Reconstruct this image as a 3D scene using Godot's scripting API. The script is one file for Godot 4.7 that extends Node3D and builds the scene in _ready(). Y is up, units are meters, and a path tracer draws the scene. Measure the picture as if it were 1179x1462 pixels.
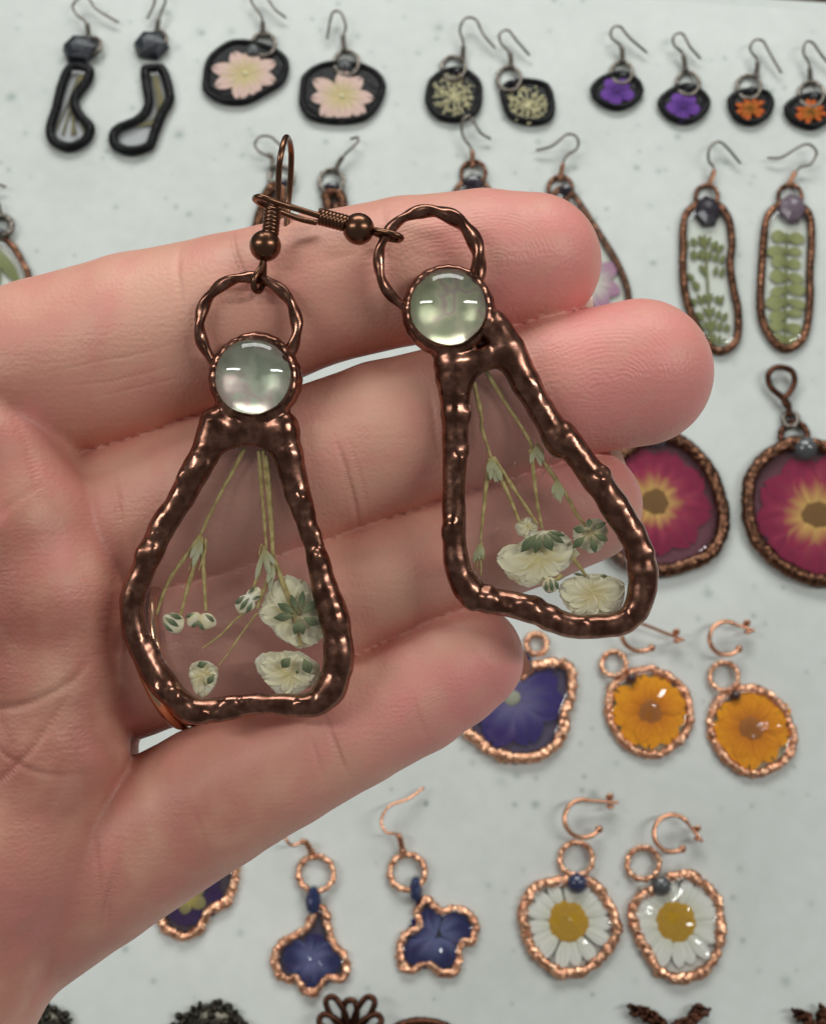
extends Node3D
# A left hand holds out two copper and resin earrings above a white table on which more pressed flower jewellery is laid out.
# Lengths inside the builders are millimetres; nodes and meshes are in metres.

const FOCAL := 2008.4            # photograph pixels per unit of (offset / distance)
const MID := Vector2(589.5, 731.0)
const TILT := 0.314              # camera axis, away from the table's normal
const REACH := 350.0             # camera to table along the axis
const NEAR := 175.0              # camera to the hand along the axis
const PX := NEAR / FOCAL         # millimetres per photograph pixel at the hand

var eye := Vector3(0, REACH * cos(TILT), REACH * sin(TILT))
var turn := Basis(Vector3(1, 0, 0), TILT - PI / 2)
var ref := Vector3.ZERO          # origin (mm) of the thing being built, in its own axes
var rng := RandomNumberGenerator.new()
var rough_noise := FastNoiseLite.new()
var M := {}
var taken := {}

# ------------------------------------------------------------------ places
func H(x: float, y: float, w := 0.0) -> Vector3:       # in the hand's axes: right, up, towards the viewer
	var d := NEAR - w
	return Vector3((x - MID.x) * d / FOCAL, (MID.y - y) * d / FOCAL, w)

func T(x: float, y: float, h := 0.0) -> Vector3:       # on the table, h above it
	var dir := turn * Vector3((x - MID.x) / FOCAL, (MID.y - y) / FOCAL, -1.0)
	return eye + dir * ((h - eye.y) / dir.y)

# ------------------------------------------------------------------ nodes
func numbered(called: String) -> String:
	var n: int = taken.get(called, 0)
	taken[called] = n + 1
	return called if n == 0 else "%s_%03d" % [called, n]

func tag(o: Node3D, label: String, category: String, group := "") -> void:
	o.set_meta("label", label)
	o.set_meta("category", category)
	if group:
		o.set_meta("group", group)

func thing_hand(called: String, label: String, category: String, at: Vector3, group := "") -> Node3D:
	var o := Node3D.new()
	o.name = numbered(called)
	add_child(o)
	ref = at
	o.transform = Transform3D(turn, (eye + turn * (at - Vector3(0, 0, NEAR))) * 0.001)
	tag(o, label, category, group)
	return o

func thing_table(called: String, label: String, category: String, at: Vector3, group := "") -> Node3D:
	var o := Node3D.new()
	o.name = numbered(called)
	add_child(o)
	ref = Vector3(at.x, 0, at.z)
	o.position = ref * 0.001
	tag(o, label, category, group)
	return o

# ------------------------------------------------------------------ meshes: a shape is {v, n, i, (uv), (c)}
func shape_new() -> Dictionary:
	return {"v": PackedVector3Array(), "i": PackedInt32Array(), "c": PackedColorArray()}

func join(a: Dictionary, b: Dictionary) -> Dictionary:
	var av: PackedVector3Array = a.v
	var ai: PackedInt32Array = a.i
	var bi: PackedInt32Array = b.i
	var n := av.size()
	av.append_array(b.v)
	for k in bi:
		ai.append(k + n)
	a.v = av
	a.i = ai
	if b.has("c"):
		var ac: PackedColorArray = a.c
		ac.append_array(b.c)
		a.c = ac
	return a

func smooth_normals(v: PackedVector3Array, idx: PackedInt32Array) -> PackedVector3Array:
	var n := PackedVector3Array()
	n.resize(v.size())
	for t in range(0, idx.size(), 3):
		var a := idx[t]
		var b := idx[t + 1]
		var c := idx[t + 2]
		var f := (v[b] - v[a]).cross(v[c] - v[a])
		n[a] += f
		n[b] += f
		n[c] += f
	for k in n.size():
		n[k] = n[k].normalized() if n[k].length_squared() > 1e-20 else Vector3.UP
	return n

func mesh_of(s: Dictionary) -> ArrayMesh:              # triangles run anticlockwise seen from outside; Godot wants the other way
	var v: PackedVector3Array = s.v
	var idx: PackedInt32Array = s.i
	var n: PackedVector3Array = s.n if s.has("n") else smooth_normals(v, idx)
	var out := PackedVector3Array()
	out.resize(v.size())
	for k in v.size():
		out[k] = (v[k] - ref) * 0.001
	var flipped := PackedInt32Array()
	flipped.resize(idx.size())
	for t in range(0, idx.size(), 3):
		flipped[t] = idx[t]
		flipped[t + 1] = idx[t + 2]
		flipped[t + 2] = idx[t + 1]
	var arrays := []
	arrays.resize(Mesh.ARRAY_MAX)
	arrays[Mesh.ARRAY_VERTEX] = out
	arrays[Mesh.ARRAY_NORMAL] = n
	if s.has("uv"):
		arrays[Mesh.ARRAY_TEX_UV] = s.uv
	if s.has("c") and s.c.size() == v.size():
		arrays[Mesh.ARRAY_COLOR] = s.c
	arrays[Mesh.ARRAY_INDEX] = flipped
	var m := ArrayMesh.new()
	m.add_surface_from_arrays(Mesh.PRIMITIVE_TRIANGLES, arrays)
	return m

func part(called: String, s: Dictionary, mat: Material, parent: Node3D) -> MeshInstance3D:
	var o := MeshInstance3D.new()
	o.name = called
	o.mesh = mesh_of(s)
	o.material_override = null
	o.mesh.surface_set_material(0, mat)
	parent.add_child(o, true)
	return o

# ------------------------------------------------------------------ curves and sweeps
func spline(pts: PackedVector3Array, closed: bool, per: int) -> PackedVector3Array:
	var out := PackedVector3Array()
	var n := pts.size()
	for i in (n if closed else n - 1):
		var p0 := pts[(i - 1 + n) % n] if closed or i > 0 else pts[0] * 2.0 - pts[1]
		var p1 := pts[i]
		var p2 := pts[(i + 1) % n]
		var p3 := pts[(i + 2) % n] if closed or i + 2 < n else pts[n - 1] * 2.0 - pts[n - 2]
		for k in per:
			out.append(p1.cubic_interpolate(p2, p0, p3, float(k) / per))
	if not closed:
		out.append(pts[n - 1])
	return out

func even(path: PackedVector3Array, closed: bool, step: float) -> PackedVector3Array:
	var p := path.duplicate()
	if closed:
		p.append(p[0])
	var total := 0.0
	for i in p.size() - 1:
		total += p[i].distance_to(p[i + 1])
	var n := maxi(3, int(round(total / step)))
	var each := total / n
	var out := PackedVector3Array([p[0]])
	var run := 0.0
	for i in p.size() - 1:
		var d := p[i].distance_to(p[i + 1])
		while d > 0 and run + d >= each * out.size() and out.size() < n:
			out.append(p[i].lerp(p[i + 1], (each * out.size() - run) / d))
		run += d
	if not closed:
		out.append(p[p.size() - 1])
	return out

# radius: a number or one per point; profile(i, angle, point) multiplies it
func sweep(path: PackedVector3Array, radius, sides: int, closed := false, profile = null, up := Vector3.ZERO) -> Dictionary:
	var v := PackedVector3Array()
	var idx := PackedInt32Array()
	var n := path.size()
	var side := Vector3.ZERO
	for i in n:
		var a := path[(i - 1 + n) % n] if closed or i > 0 else path[0]
		var b := path[(i + 1) % n] if closed or i < n - 1 else path[n - 1]
		var t := (b - a).normalized()
		if up != Vector3.ZERO:
			side = t.cross(up).normalized()
		elif i == 0:
			side = t.cross(Vector3.UP if absf(t.y) < 0.9 else Vector3.RIGHT).normalized()
		else:
			side = (side - t * side.dot(t)).normalized()
		var other := t.cross(side)
		var r: float = radius if radius is float else radius[i]
		for j in sides:
			var ang := TAU * j / sides
			var o := side * cos(ang) + other * sin(ang)
			var q := r
			if profile != null:
				q *= profile.call(i, ang, path[i] + o * r)
			v.append(path[i] + o * q)
	for i in (n if closed else n - 1):
		var i2 := (i + 1) % n
		for j in sides:
			var j2 := (j + 1) % sides
			idx.append_array([i * sides + j, i * sides + j2, i2 * sides + j, i * sides + j2, i2 * sides + j2, i2 * sides + j])
	if not closed:
		for e in 2:
			var row := 0 if e == 0 else n - 1
			var r2: float = radius if radius is float else radius[row]
			var away := (path[0] - path[1]).normalized() if e == 0 else (path[n - 1] - path[n - 2]).normalized()
			v.append(path[row] + away * r2 * 0.5)
			for j in sides:
				var j2 := (j + 1) % sides
				if e == 0:
					idx.append_array([v.size() - 1, row * sides + j2, row * sides + j])
				else:
					idx.append_array([v.size() - 1, row * sides + j, row * sides + j2])
	return {"v": v, "i": idx}

func lumpy(amount: float, freq: float) -> Callable:
	return func(_i: int, _a: float, p: Vector3) -> float: return 1.0 + amount * rough_noise.get_noise_3dv(p * freq)

func ball(c: Vector3, r: Vector3, seg := 16, basis := Basis(), cut := -1.0, wobble := 0.0) -> Dictionary:
	var v := PackedVector3Array()
	var idx := PackedInt32Array()
	var rows := seg / 2 + 1
	for i in rows:
		var lat := lerpf(PI / 2, -PI / 2 if cut <= -1.0 else asin(cut), float(i) / (rows - 1))
		for j in seg:
			var lon := TAU * j / seg
			var o := Vector3(cos(lat) * cos(lon), sin(lat), -cos(lat) * sin(lon))
			var k := 1.0 + wobble * rough_noise.get_noise_3dv((o + c) * 40.0) if wobble > 0 else 1.0
			v.append(c + basis * (o * r * k))
	for i in rows - 1:
		for j in seg:
			var j2 := (j + 1) % seg
			idx.append_array([i * seg + j, (i + 1) * seg + j, i * seg + j2, i * seg + j2, (i + 1) * seg + j, (i + 1) * seg + j2])
	return {"v": v, "i": idx}

# a slab over an outline: domed top, straight edge, flat underside
func slab(outline: PackedVector3Array, up: Vector3, thick: float, dome: float, rings := 5, ripple = null) -> Dictionary:
	var c := Vector3.ZERO
	for p in outline:
		c += p
	c /= outline.size()
	var n := outline.size()
	var v := PackedVector3Array()
	var idx := PackedInt32Array()
	for r in rings:
		var t := 1.0 - float(r) / rings
		for k in n:
			var p := c + (outline[k] - c) * t
			var z := thick + dome * (1.0 - t * t)
			if ripple != null:
				z += ripple.call(t, float(k) / n, p)
			v.append(p + up * z)
	v.append(c + up * (thick + dome))
	var top := v.size() - 1
	for p in outline:
		v.append(p)
	v.append(c)
	var low := top + 1
	var area := Vector3.ZERO
	for k in n:
		area += (outline[k] - c).cross(outline[(k + 1) % n] - c)
	var ccw := area.dot(up) > 0
	var quads := PackedInt32Array()
	for r in rings - 1:
		for k in n:
			var k2 := (k + 1) % n
			quads.append_array([r * n + k, r * n + k2, (r + 1) * n + k, r * n + k2, (r + 1) * n + k2, (r + 1) * n + k])
	for k in n:
		var k2 := (k + 1) % n
		quads.append_array([(rings - 1) * n + k, (rings - 1) * n + k2, top])
		quads.append_array([low + k, low + k2, k, low + k2, k2, k])
		quads.append_array([low + k2, low + k, low + n])
	if not ccw:
		for t in range(0, quads.size(), 3):
			var s := quads[t + 1]
			quads[t + 1] = quads[t + 2]
			quads[t + 2] = s
	return {"v": v, "i": quads}

# one petal or leaf: base, tip, half width; a thin closed sheet arched along both ways, coloured base to tip
func petal(base: Vector3, tip: Vector3, half: float, up: Vector3, lift: float, c0: Color, c1: Color, full := 0.62, notch := 0.0, wave := 0.0, turn_over := 0.4, blunt := 0.65) -> Dictionary:
	var v := PackedVector3Array()
	var col := PackedColorArray()
	var idx := PackedInt32Array()
	var along := tip - base
	var across := up.cross(along).normalized()
	var rows := 9
	var cols := 7
	var ph := rng.randf() * TAU
	for layer in 2:
		for i in rows:
			var t := float(i) / (rows - 1)
			var wd := half * pow(sin(PI * pow(clampf(t * 0.93 + 0.06, 0, 1), full / 0.62 * 1.25)), blunt)
			for j in cols:
				var u := float(j) / (cols - 1) * 2.0 - 1.0
				var tt := t
				if notch > 0:
					tt = t * (1.0 - notch * pow(t, 3) * (1.0 - u * u))
				var z := lift * (1.0 - u * u * turn_over) * sin(PI * (0.15 + 0.75 * t)) + wave * sin(u * 5.0 + ph + t * 3.0) * t
				v.append(base + along * tt + across * u * wd + up * (z - (0.12 if layer == 1 else 0.0)))
				var c := c0.lerp(c1, smoothstep(0.1, 0.75, t + 0.12 * sin(u * 7.0 + ph)))
				var shade := 0.9 + 0.1 * sin(u * 9.0 + ph * 2.0)
				col.append(Color(c.r * shade, c.g * shade, c.b * shade))
	var off := rows * cols
	for i in rows - 1:
		for j in cols - 1:
			var a := i * cols + j
			idx.append_array([a, a + cols, a + 1, a + 1, a + cols, a + cols + 1])
			idx.append_array([off + a, off + a + 1, off + a + cols, off + a + 1, off + a + cols + 1, off + a + cols])
	return {"v": v, "i": idx, "c": col}

# ------------------------------------------------------------------ smooth joined capsules, meshed as surface nets
var qa := PackedVector3Array()
var qd := PackedVector3Array()
var ql := PackedFloat32Array()
var qr := PackedFloat32Array()
var qs := PackedFloat32Array()
var qg := PackedInt32Array()
var k_in := 3.0
var k_base := 3.0

func clear_field(inner: float, base: float) -> void:
	qa.clear(); qd.clear(); ql.clear(); qr.clear(); qs.clear(); qg.clear()
	k_in = inner
	k_base = base

func bone(a: Vector3, b: Vector3, ra: float, rb: float, g := 0) -> void:
	qa.append(a)
	qd.append(b - a)
	ql.append(1.0 / maxf((b - a).length_squared(), 1e-6))
	qr.append(ra)
	qs.append(rb - ra)
	qg.append(g)

func field(p: Vector3, list: PackedInt32Array) -> float:
	var d0 := 1e3
	var best := 1e3
	var cur := 1e3
	var g := 0
	for k in list:
		if qg[k] != g:
			if g == 0:
				d0 = cur
				best = cur
			else:
				var h0 := maxf(k_base - absf(cur - d0), 0.0)
				var e0 := minf(cur, d0) - h0 * h0 / (4.0 * k_base)
				var f0 := maxf(0.28 - absf(best - e0), 0.0) if g > 1 else 0.0
				best = minf(best, e0) - f0 * f0 / 1.12
			cur = 1e3
			g = qg[k]
		var q := p - qa[k]
		var t := clampf(q.dot(qd[k]) * ql[k], 0.0, 1.0)
		var d := (q - qd[k] * t).length() - qr[k] - qs[k] * t
		var kk := k_in if g == 0 else 0.5
		var h := maxf(kk - absf(cur - d), 0.0)
		cur = minf(cur, d) - h * h / (4.0 * kk)
	if g == 0:
		return cur
	var h1 := maxf(k_base - absf(cur - d0), 0.0)
	var e1 := minf(cur, d0) - h1 * h1 / (4.0 * k_base)
	var f1 := maxf(0.28 - absf(best - e1), 0.0) if best < d0 else 0.0
	return minf(best, e1) - f1 * f1 / 1.12

func nets(lo: Vector3, hi: Vector3, cell: float, amp := 0.0, freq := 1.0) -> Dictionary:
	var B := 5
	var nx := int(ceil((hi.x - lo.x) / cell / B)) * B + 1
	var ny := int(ceil((hi.y - lo.y) / cell / B)) * B + 1
	var nz := int(ceil((hi.z - lo.z) / cell / B)) * B + 1
	var nxy := nx * ny
	var grid := PackedFloat32Array()
	grid.resize(nxy * nz)
	grid.fill(-999.0)
	var half := cell * B * 0.5
	var reach := half * 1.7321
	var blocks := []
	var every := PackedInt32Array(range(qa.size()))
	for bz in range(0, nz - 1, B):
		for by in range(0, ny - 1, B):
			for bx in range(0, nx - 1, B):
				var c := lo + Vector3(bx, by, bz) * cell + Vector3(half, half, half)
				var near := PackedInt32Array()
				var least := 1e3
				for k in every:
					var q := c - qa[k]
					var t := clampf(q.dot(qd[k]) * ql[k], 0.0, 1.0)
					var d := (q - qd[k] * t).length() - qr[k] - qs[k] * t
					least = minf(least, d)
					if d < reach + k_in + k_base:
						near.append(k)
				if near.is_empty() or least > reach + k_in * 0.4 + amp:
					continue
				if least < -reach - 2.0 * amp - 1.0:
					continue
				blocks.append(Vector3i(bx, by, bz))
				for z in range(bz, bz + B + 1):
					for y in range(by, by + B + 1):
						var at := z * nxy + y * nx + bx
						for x in B + 1:
							if grid[at + x] == -999.0:
								var p := lo + Vector3(bx + x, y, z) * cell
								var f := field(p, near)
								if amp > 0.0 and absf(f) < cell * 3.0 + amp:
									f -= amp * (rough_noise.get_noise_3dv(p * freq) + 0.1 * rough_noise.get_noise_3dv(p * freq * 4.0))
								grid[at + x] = f
	var corner := [0, 1, nx, nx + 1, nxy, nxy + 1, nxy + nx, nxy + nx + 1]
	var where := [Vector3(0, 0, 0), Vector3(1, 0, 0), Vector3(0, 1, 0), Vector3(1, 1, 0), Vector3(0, 0, 1), Vector3(1, 0, 1), Vector3(0, 1, 1), Vector3(1, 1, 1)]
	var edges := [[0, 1], [2, 3], [4, 5], [6, 7], [0, 2], [1, 3], [4, 6], [5, 7], [0, 4], [1, 5], [2, 6], [3, 7]]
	var cellv := {}
	var v := PackedVector3Array()
	var n := PackedVector3Array()
	var idx := PackedInt32Array()
	var g := PackedFloat32Array()
	g.resize(8)
	for b in blocks:
		for z in range(b.z, b.z + B):
			for y in range(b.y, b.y + B):
				for x in range(b.x, b.x + B):
					var at: int = z * nxy + y * nx + x
					var neg := 0
					for k in 8:
						g[k] = grid[at + corner[k]]
						if g[k] < 0.0:
							neg += 1
					if neg == 0 or neg == 8:
						continue
					var sum := Vector3.ZERO
					var cnt := 0
					for e in edges:
						var ga := g[e[0]]
						var gb := g[e[1]]
						if (ga < 0.0) != (gb < 0.0):
							sum += where[e[0]].lerp(where[e[1]], ga / (ga - gb))
							cnt += 1
					sum /= cnt
					cellv[at] = v.size()
					v.append(lo + (Vector3(x, y, z) + sum) * cell)
					var sx := sum.x
					var sy := sum.y
					var sz := sum.z
					var dx := lerpf(lerpf(g[1] - g[0], g[3] - g[2], sy), lerpf(g[5] - g[4], g[7] - g[6], sy), sz)
					var dy := lerpf(lerpf(g[2] - g[0], g[3] - g[1], sx), lerpf(g[6] - g[4], g[7] - g[5], sx), sz)
					var dz := lerpf(lerpf(g[4] - g[0], g[5] - g[1], sx), lerpf(g[6] - g[2], g[7] - g[3], sx), sy)
					n.append(Vector3(dx, dy, dz).normalized())
	var steps := [1, nx, nxy]
	for at in cellv:
		for ax in 3:
			var s0: int = steps[ax]
			var ua: int = steps[(ax + 1) % 3]
			var ub: int = steps[(ax + 2) % 3]
			var f0 := grid[at]
			var f1 := grid[at + s0]
			if (f0 < 0.0) == (f1 < 0.0):
				continue
			var c1: int = cellv.get(at - ua, -1)
			var c2: int = cellv.get(at - ua - ub, -1)
			var c3: int = cellv.get(at - ub, -1)
			if c1 < 0 or c2 < 0 or c3 < 0:
				continue
			var c0: int = cellv[at]
			if f0 < 0.0:
				idx.append_array([c0, c1, c2, c0, c2, c3])
			else:
				idx.append_array([c0, c2, c1, c0, c3, c2])
	# one light smoothing of the normals
	var sm := smooth_normals(v, idx)
	for k in n.size():
		n[k] = (n[k] + sm[k] * 0.8).normalized()
	return {"v": v, "n": n, "i": idx}

# ------------------------------------------------------------------ materials
func srgb(r: float, g: float, b: float) -> Color:
	return Color(r / 255.0, g / 255.0, b / 255.0)

func lin(r: float, g: float, b: float) -> Color:
	return srgb(r, g, b).srgb_to_linear()

func plain(c: Color, rough: float, metal := 0.0, coat := 0.0) -> StandardMaterial3D:
	var m := StandardMaterial3D.new()
	m.albedo_color = c
	m.roughness = rough
	m.metallic = metal
	if coat > 0:
		m.clearcoat_enabled = true
		m.clearcoat = coat
		m.clearcoat_roughness = 0.05
	return m

func noise_tex(size: int, freq: float, octaves: int, seed_: int, ramp: Array = [], kind := FastNoiseLite.TYPE_SIMPLEX_SMOOTH) -> NoiseTexture2D:
	var f := FastNoiseLite.new()
	f.noise_type = kind
	f.frequency = freq
	f.fractal_octaves = octaves
	f.seed = seed_
	var t := NoiseTexture2D.new()
	t.width = size
	t.height = size
	t.seamless = true
	t.noise = f
	if ramp.size():
		var gr := Gradient.new()
		var off := PackedFloat32Array()
		var cols := PackedColorArray()
		for r in ramp:
			off.append(r[0])
			cols.append(r[1])
		gr.offsets = off
		gr.colors = cols
		t.color_ramp = gr
	return t

func triplanar(m: StandardMaterial3D, tile_mm: float) -> void:
	m.uv1_triplanar = true
	m.uv1_scale = Vector3.ONE * (1000.0 / tile_mm)

func bump(m: StandardMaterial3D, t: Texture2D, mm: float) -> void:
	m.heightmap_enabled = true
	m.heightmap_texture = t
	m.heightmap_scale = mm * 0.1

func vertex_coloured(rough: float, coat := 0.0) -> StandardMaterial3D:
	var m := plain(Color.WHITE, rough, 0.0, coat)
	m.vertex_color_use_as_albedo = true
	return m

func pane(c: Color, alpha: float, rough := 0.03) -> StandardMaterial3D:
	var m := StandardMaterial3D.new()
	m.transparency = BaseMaterial3D.TRANSPARENCY_ALPHA
	m.albedo_color = Color(c.r, c.g, c.b, alpha)
	m.roughness = rough
	return m

func make_materials() -> void:
	var patina := plain(Color.WHITE, 0.3, 1.0)
	patina.albedo_texture = noise_tex(256, 0.018, 4, 3, [[0.2, srgb(100, 66, 54)], [0.45, srgb(124, 86, 72)], [0.65, srgb(164, 118, 100)], [0.85, srgb(128, 90, 78)]])
	triplanar(patina, 14.0)
	bump(patina, noise_tex(256, 0.035, 3, 8), 0.008)
	patina.roughness_texture = noise_tex(128, 0.03, 3, 5, [[0.3, Color(0.55, 0.55, 0.55)], [0.7, Color(1, 1, 1)]])
	M.patina = patina
	M.wire = plain(srgb(116, 82, 64), 0.27, 1.0)
	var copper := plain(Color.WHITE, 0.31, 1.0)
	copper.albedo_texture = noise_tex(128, 0.03, 3, 21, [[0.2, srgb(170, 108, 82)], [0.5, srgb(246, 184, 148)], [0.8, srgb(254, 208, 172)]])
	triplanar(copper, 6.0)
	bump(copper, noise_tex(128, 0.05, 2, 23), 0.15)
	M.copper = copper
	M.ring_gold = plain(srgb(226, 182, 146), 0.24, 1.0)
	M.copper_wire = plain(srgb(206, 150, 120), 0.25, 1.0)
	var bronze := plain(Color.WHITE, 0.33, 1.0)
	bronze.albedo_texture = noise_tex(128, 0.03, 3, 31, [[0.25, srgb(62, 44, 36)], [0.6, srgb(112, 76, 58)], [0.85, srgb(165, 118, 92)]])
	triplanar(bronze, 7.0)
	bump(bronze, noise_tex(128, 0.05, 2, 33), 0.12)
	M.bronze = bronze
	M.steel = plain(srgb(120, 112, 104), 0.3, 1.0)
	M.hook_copper = plain(srgb(165, 120, 96), 0.3, 1.0)
	var black := plain(srgb(15, 14, 16), 0.38)
	black.metallic_specular = 0.3
	bump(black, noise_tex(128, 0.03, 2, 41), 0.1)
	triplanar(black, 8.0)
	M.black = black
	M.black_bead = plain(srgb(36, 39, 47), 0.35)
	M.crystal = plain(srgb(44, 38, 48), 0.22, 0.0, 0.4)
	M.crystal_mauve = plain(srgb(108, 92, 104), 0.22, 0.0, 0.5)
	M.crystal_blue = plain(srgb(40, 52, 90), 0.12, 0.2, 0.8)
	M.bead_grey = plain(srgb(78, 80, 82), 0.2, 0.0, 1.0)
	M.bead_plum = plain(srgb(62, 34, 40), 0.15, 0.0, 1.0)
	M.resin = pane(srgb(124, 106, 100), 0.1)
	M.clear = pane(srgb(240, 240, 236), 0.015)
	M.petal = vertex_coloured(0.6)
	M.petal_wet = vertex_coloured(0.55)
	M.petal_wet.metallic_specular = 0.2
	var cream := plain(Color.WHITE, 0.75)
	cream.albedo_texture = noise_tex(256, 0.02, 4, 51, [[0.2, srgb(226, 210, 158)], [0.5, srgb(246, 238, 204)], [0.8, srgb(252, 248, 232)]])
	triplanar(cream, 14.0)
	bump(cream, noise_tex(256, 0.05, 3, 52), 0.1)
	M.cream = cream
	var stem := plain(Color.WHITE, 0.7)
	stem.albedo_texture = noise_tex(128, 0.03, 3, 55, [[0.3, srgb(162, 140, 78)], [0.7, srgb(208, 188, 122)]])
	triplanar(stem, 6.0)
	M.stem = stem
	M.sepal = vertex_coloured(0.65)
	M.pollen = plain(srgb(200, 152, 26), 0.8)
	bump(M.pollen, noise_tex(128, 0.09, 2, 61), 0.5)
	triplanar(M.pollen, 5.0)
	M.pollen_brown = plain(srgb(128, 88, 30), 0.85)
	bump(M.pollen_brown, M.pollen.heightmap_texture, 0.5)
	triplanar(M.pollen_brown, 5.0)
	M.pollen_gold = plain(srgb(176, 104, 22), 0.8)
	bump(M.pollen_gold, M.pollen.heightmap_texture, 0.5)
	triplanar(M.pollen_gold, 5.0)
	M.lace = plain(srgb(214, 206, 164), 0.8)
	M.nail = plain(srgb(226, 198, 180), 0.35, 0.0, 0.3)
	M.dark_wire = plain(srgb(84, 54, 42), 0.34, 1.0)
	M.gun = plain(srgb(70, 66, 58), 0.28, 0.9)

# ------------------------------------------------------------------ the setting
func make_table() -> void:
	ref = Vector3.ZERO
	var skew := -0.08
	var far := (Basis(Vector3.UP, skew).inverse() * T(1062, 0, 0)).z - 4.0
	var m := plain(Color.WHITE, 0.42)
	var img := Image.create(1024, 1024, false, Image.FORMAT_RGB8)
	var f := FastNoiseLite.new()
	f.frequency = 0.006
	f.fractal_octaves = 4
	f.seed = 71
	var soft := f.get_seamless_image(1024, 1024)
	var f2 := FastNoiseLite.new()
	f2.frequency = 0.05
	f2.fractal_octaves = 3
	f2.seed = 72
	var fine := f2.get_seamless_image(1024, 1024)
	var a := soft.get_data()
	var b := fine.get_data()
	var bytes := PackedByteArray()
	bytes.resize(1024 * 1024 * 3)
	for k in 1024 * 1024:
		var s := (a[k] - 128) * 0.05 + (b[k] - 128) * 0.03
		bytes[k * 3] = int(clampf(207.0 + s, 0, 255))
		bytes[k * 3 + 1] = int(clampf(210.0 + s * 0.9, 0, 255))
		bytes[k * 3 + 2] = int(clampf(206.0 + s, 0, 255))
	for s in 900:
		var x0 := rng.randi_range(0, 1023)
		var y0 := rng.randi_range(0, 1023)
		var r := rng.randf_range(1.0, 2.6) * (1.7 if rng.randf() < 0.12 else 1.0)
		var dark := rng.randf_range(0.04, 0.22)
		var rr := int(ceil(r * 2))
		for dy in range(-rr, rr + 1):
			for dx in range(-rr, rr + 1):
				var q := Vector2(dx, dy * rng.randf_range(0.8, 1.3)).length() / r
				var kk := exp(-q * q) * dark
				var at := (((y0 + dy + 1024) % 1024) * 1024 + (x0 + dx + 1024) % 1024) * 3
				bytes[at] = int(bytes[at] * (1.0 - kk))
				bytes[at + 1] = int(bytes[at + 1] * (1.0 - kk * 0.85))
				bytes[at + 2] = int(bytes[at + 2] * (1.0 - kk * 0.9))
	img = Image.create_from_data(1024, 1024, false, Image.FORMAT_RGB8, bytes)
	m.albedo_texture = ImageTexture.create_from_image(img)
	triplanar(m, 330.0)
	m.uv1_world_triplanar = true
	bump(m, ImageTexture.create_from_image(fine), 0.03)
	# rounded slab
	var prof := [[0.0, -38.0], [0.0, -6.0], [1.6, -1.8], [6.0, 0.0]]
	var sh := shape_new()
	var v := PackedVector3Array()
	var idx := PackedInt32Array()
	var z0 := far
	var z1 := far + 760.0
	for row in prof:
		var e: float = row[0]
		var yy: float = row[1]
		for p in [Vector3(-900 + e, yy, z0 + e), Vector3(-900 + e, yy, z1 - e), Vector3(900 - e, yy, z1 - e), Vector3(900 - e, yy, z0 + e)]:
			v.append(p)
	for r in 3:
		for k in 4:
			var k2 := (k + 1) % 4
			idx.append_array([r * 4 + k, r * 4 + k2, (r + 1) * 4 + k, r * 4 + k2, (r + 1) * 4 + k2, (r + 1) * 4 + k])
	idx.append_array([12, 13, 14, 12, 14, 15, 0, 2, 1, 0, 3, 2])
	# flat faces: split every triangle
	for k in idx:
		sh.v.append(v[k])
		sh.i.append(sh.i.size())
	var top := Node3D.new()
	top.name = "table"
	add_child(top)
	top.rotation.y = skew
	tag(top, "white speckled plastic folding table under all the jewellery", "table")
	part("tabletop", sh, m, top)
	var legm := plain(srgb(120, 122, 124), 0.4, 0.8)
	for sx in [-1, 1]:
		for zz in [z0 + 70, z1 - 70]:
			part("leg", sweep(PackedVector3Array([Vector3(sx * 780, -38, zz), Vector3(sx * 790, -739, zz)]), 14.0, 12), legm, top)
	var fl := MeshInstance3D.new()
	fl.name = "floor"
	var pm := PlaneMesh.new()
	pm.size = Vector2(6, 6)
	fl.mesh = pm
	fl.position.y = -0.74
	var fm := plain(Color.WHITE, 0.6)
	fm.albedo_texture = noise_tex(256, 0.02, 4, 77, [[0.3, srgb(92, 72, 52)], [0.7, srgb(128, 104, 78)]])
	triplanar(fm, 400.0)
	fl.material_override = fm
	fl.set_meta("kind", "structure")
	add_child(fl)

# ------------------------------------------------------------------ the hand
const FINGERS := [
	[[-60, 560, -3.0, 128], [70, 528, -2.0, 132], [200, 492, -0.5, 131], [330, 454, 1.0, 118], [450, 414, 2.0, 106], [580, 387, 2.2, 103], [690, 376, 1.6, 103], [760, 374, 1.0, 97]],
	[[60, 790, -6.0, 116], [180, 746, -3.6, 121], [300, 709, -0.8, 118], [430, 668, 0.8, 111], [550, 625, 1.4, 109], [680, 588, 2.0, 103], [800, 552, 2.2, 100], [912, 532, 1.4, 104]],
	[[60, 980, -6.5, 105], [180, 948, -4.8, 110], [350, 899, -1.8, 101], [470, 853, -0.8, 95], [560, 820, -0.6, 90], [660, 785, -0.8, 88], [760, 750, -1.2, 86], [834, 722, -1.6, 83]],
	[[10, 1310, -5.0, 132], [130, 1240, -3.3, 118], [300, 1140, -0.5, 104], [400, 1088, 0.6, 95], [500, 1035, 1.0, 90], [590, 990, 1.0, 86], [640, 958, 0.6, 83], [668, 940, 0.3, 79]],
]

func hand_point(j: Array) -> Vector3:
	return H(j[0], j[1], j[2])

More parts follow.
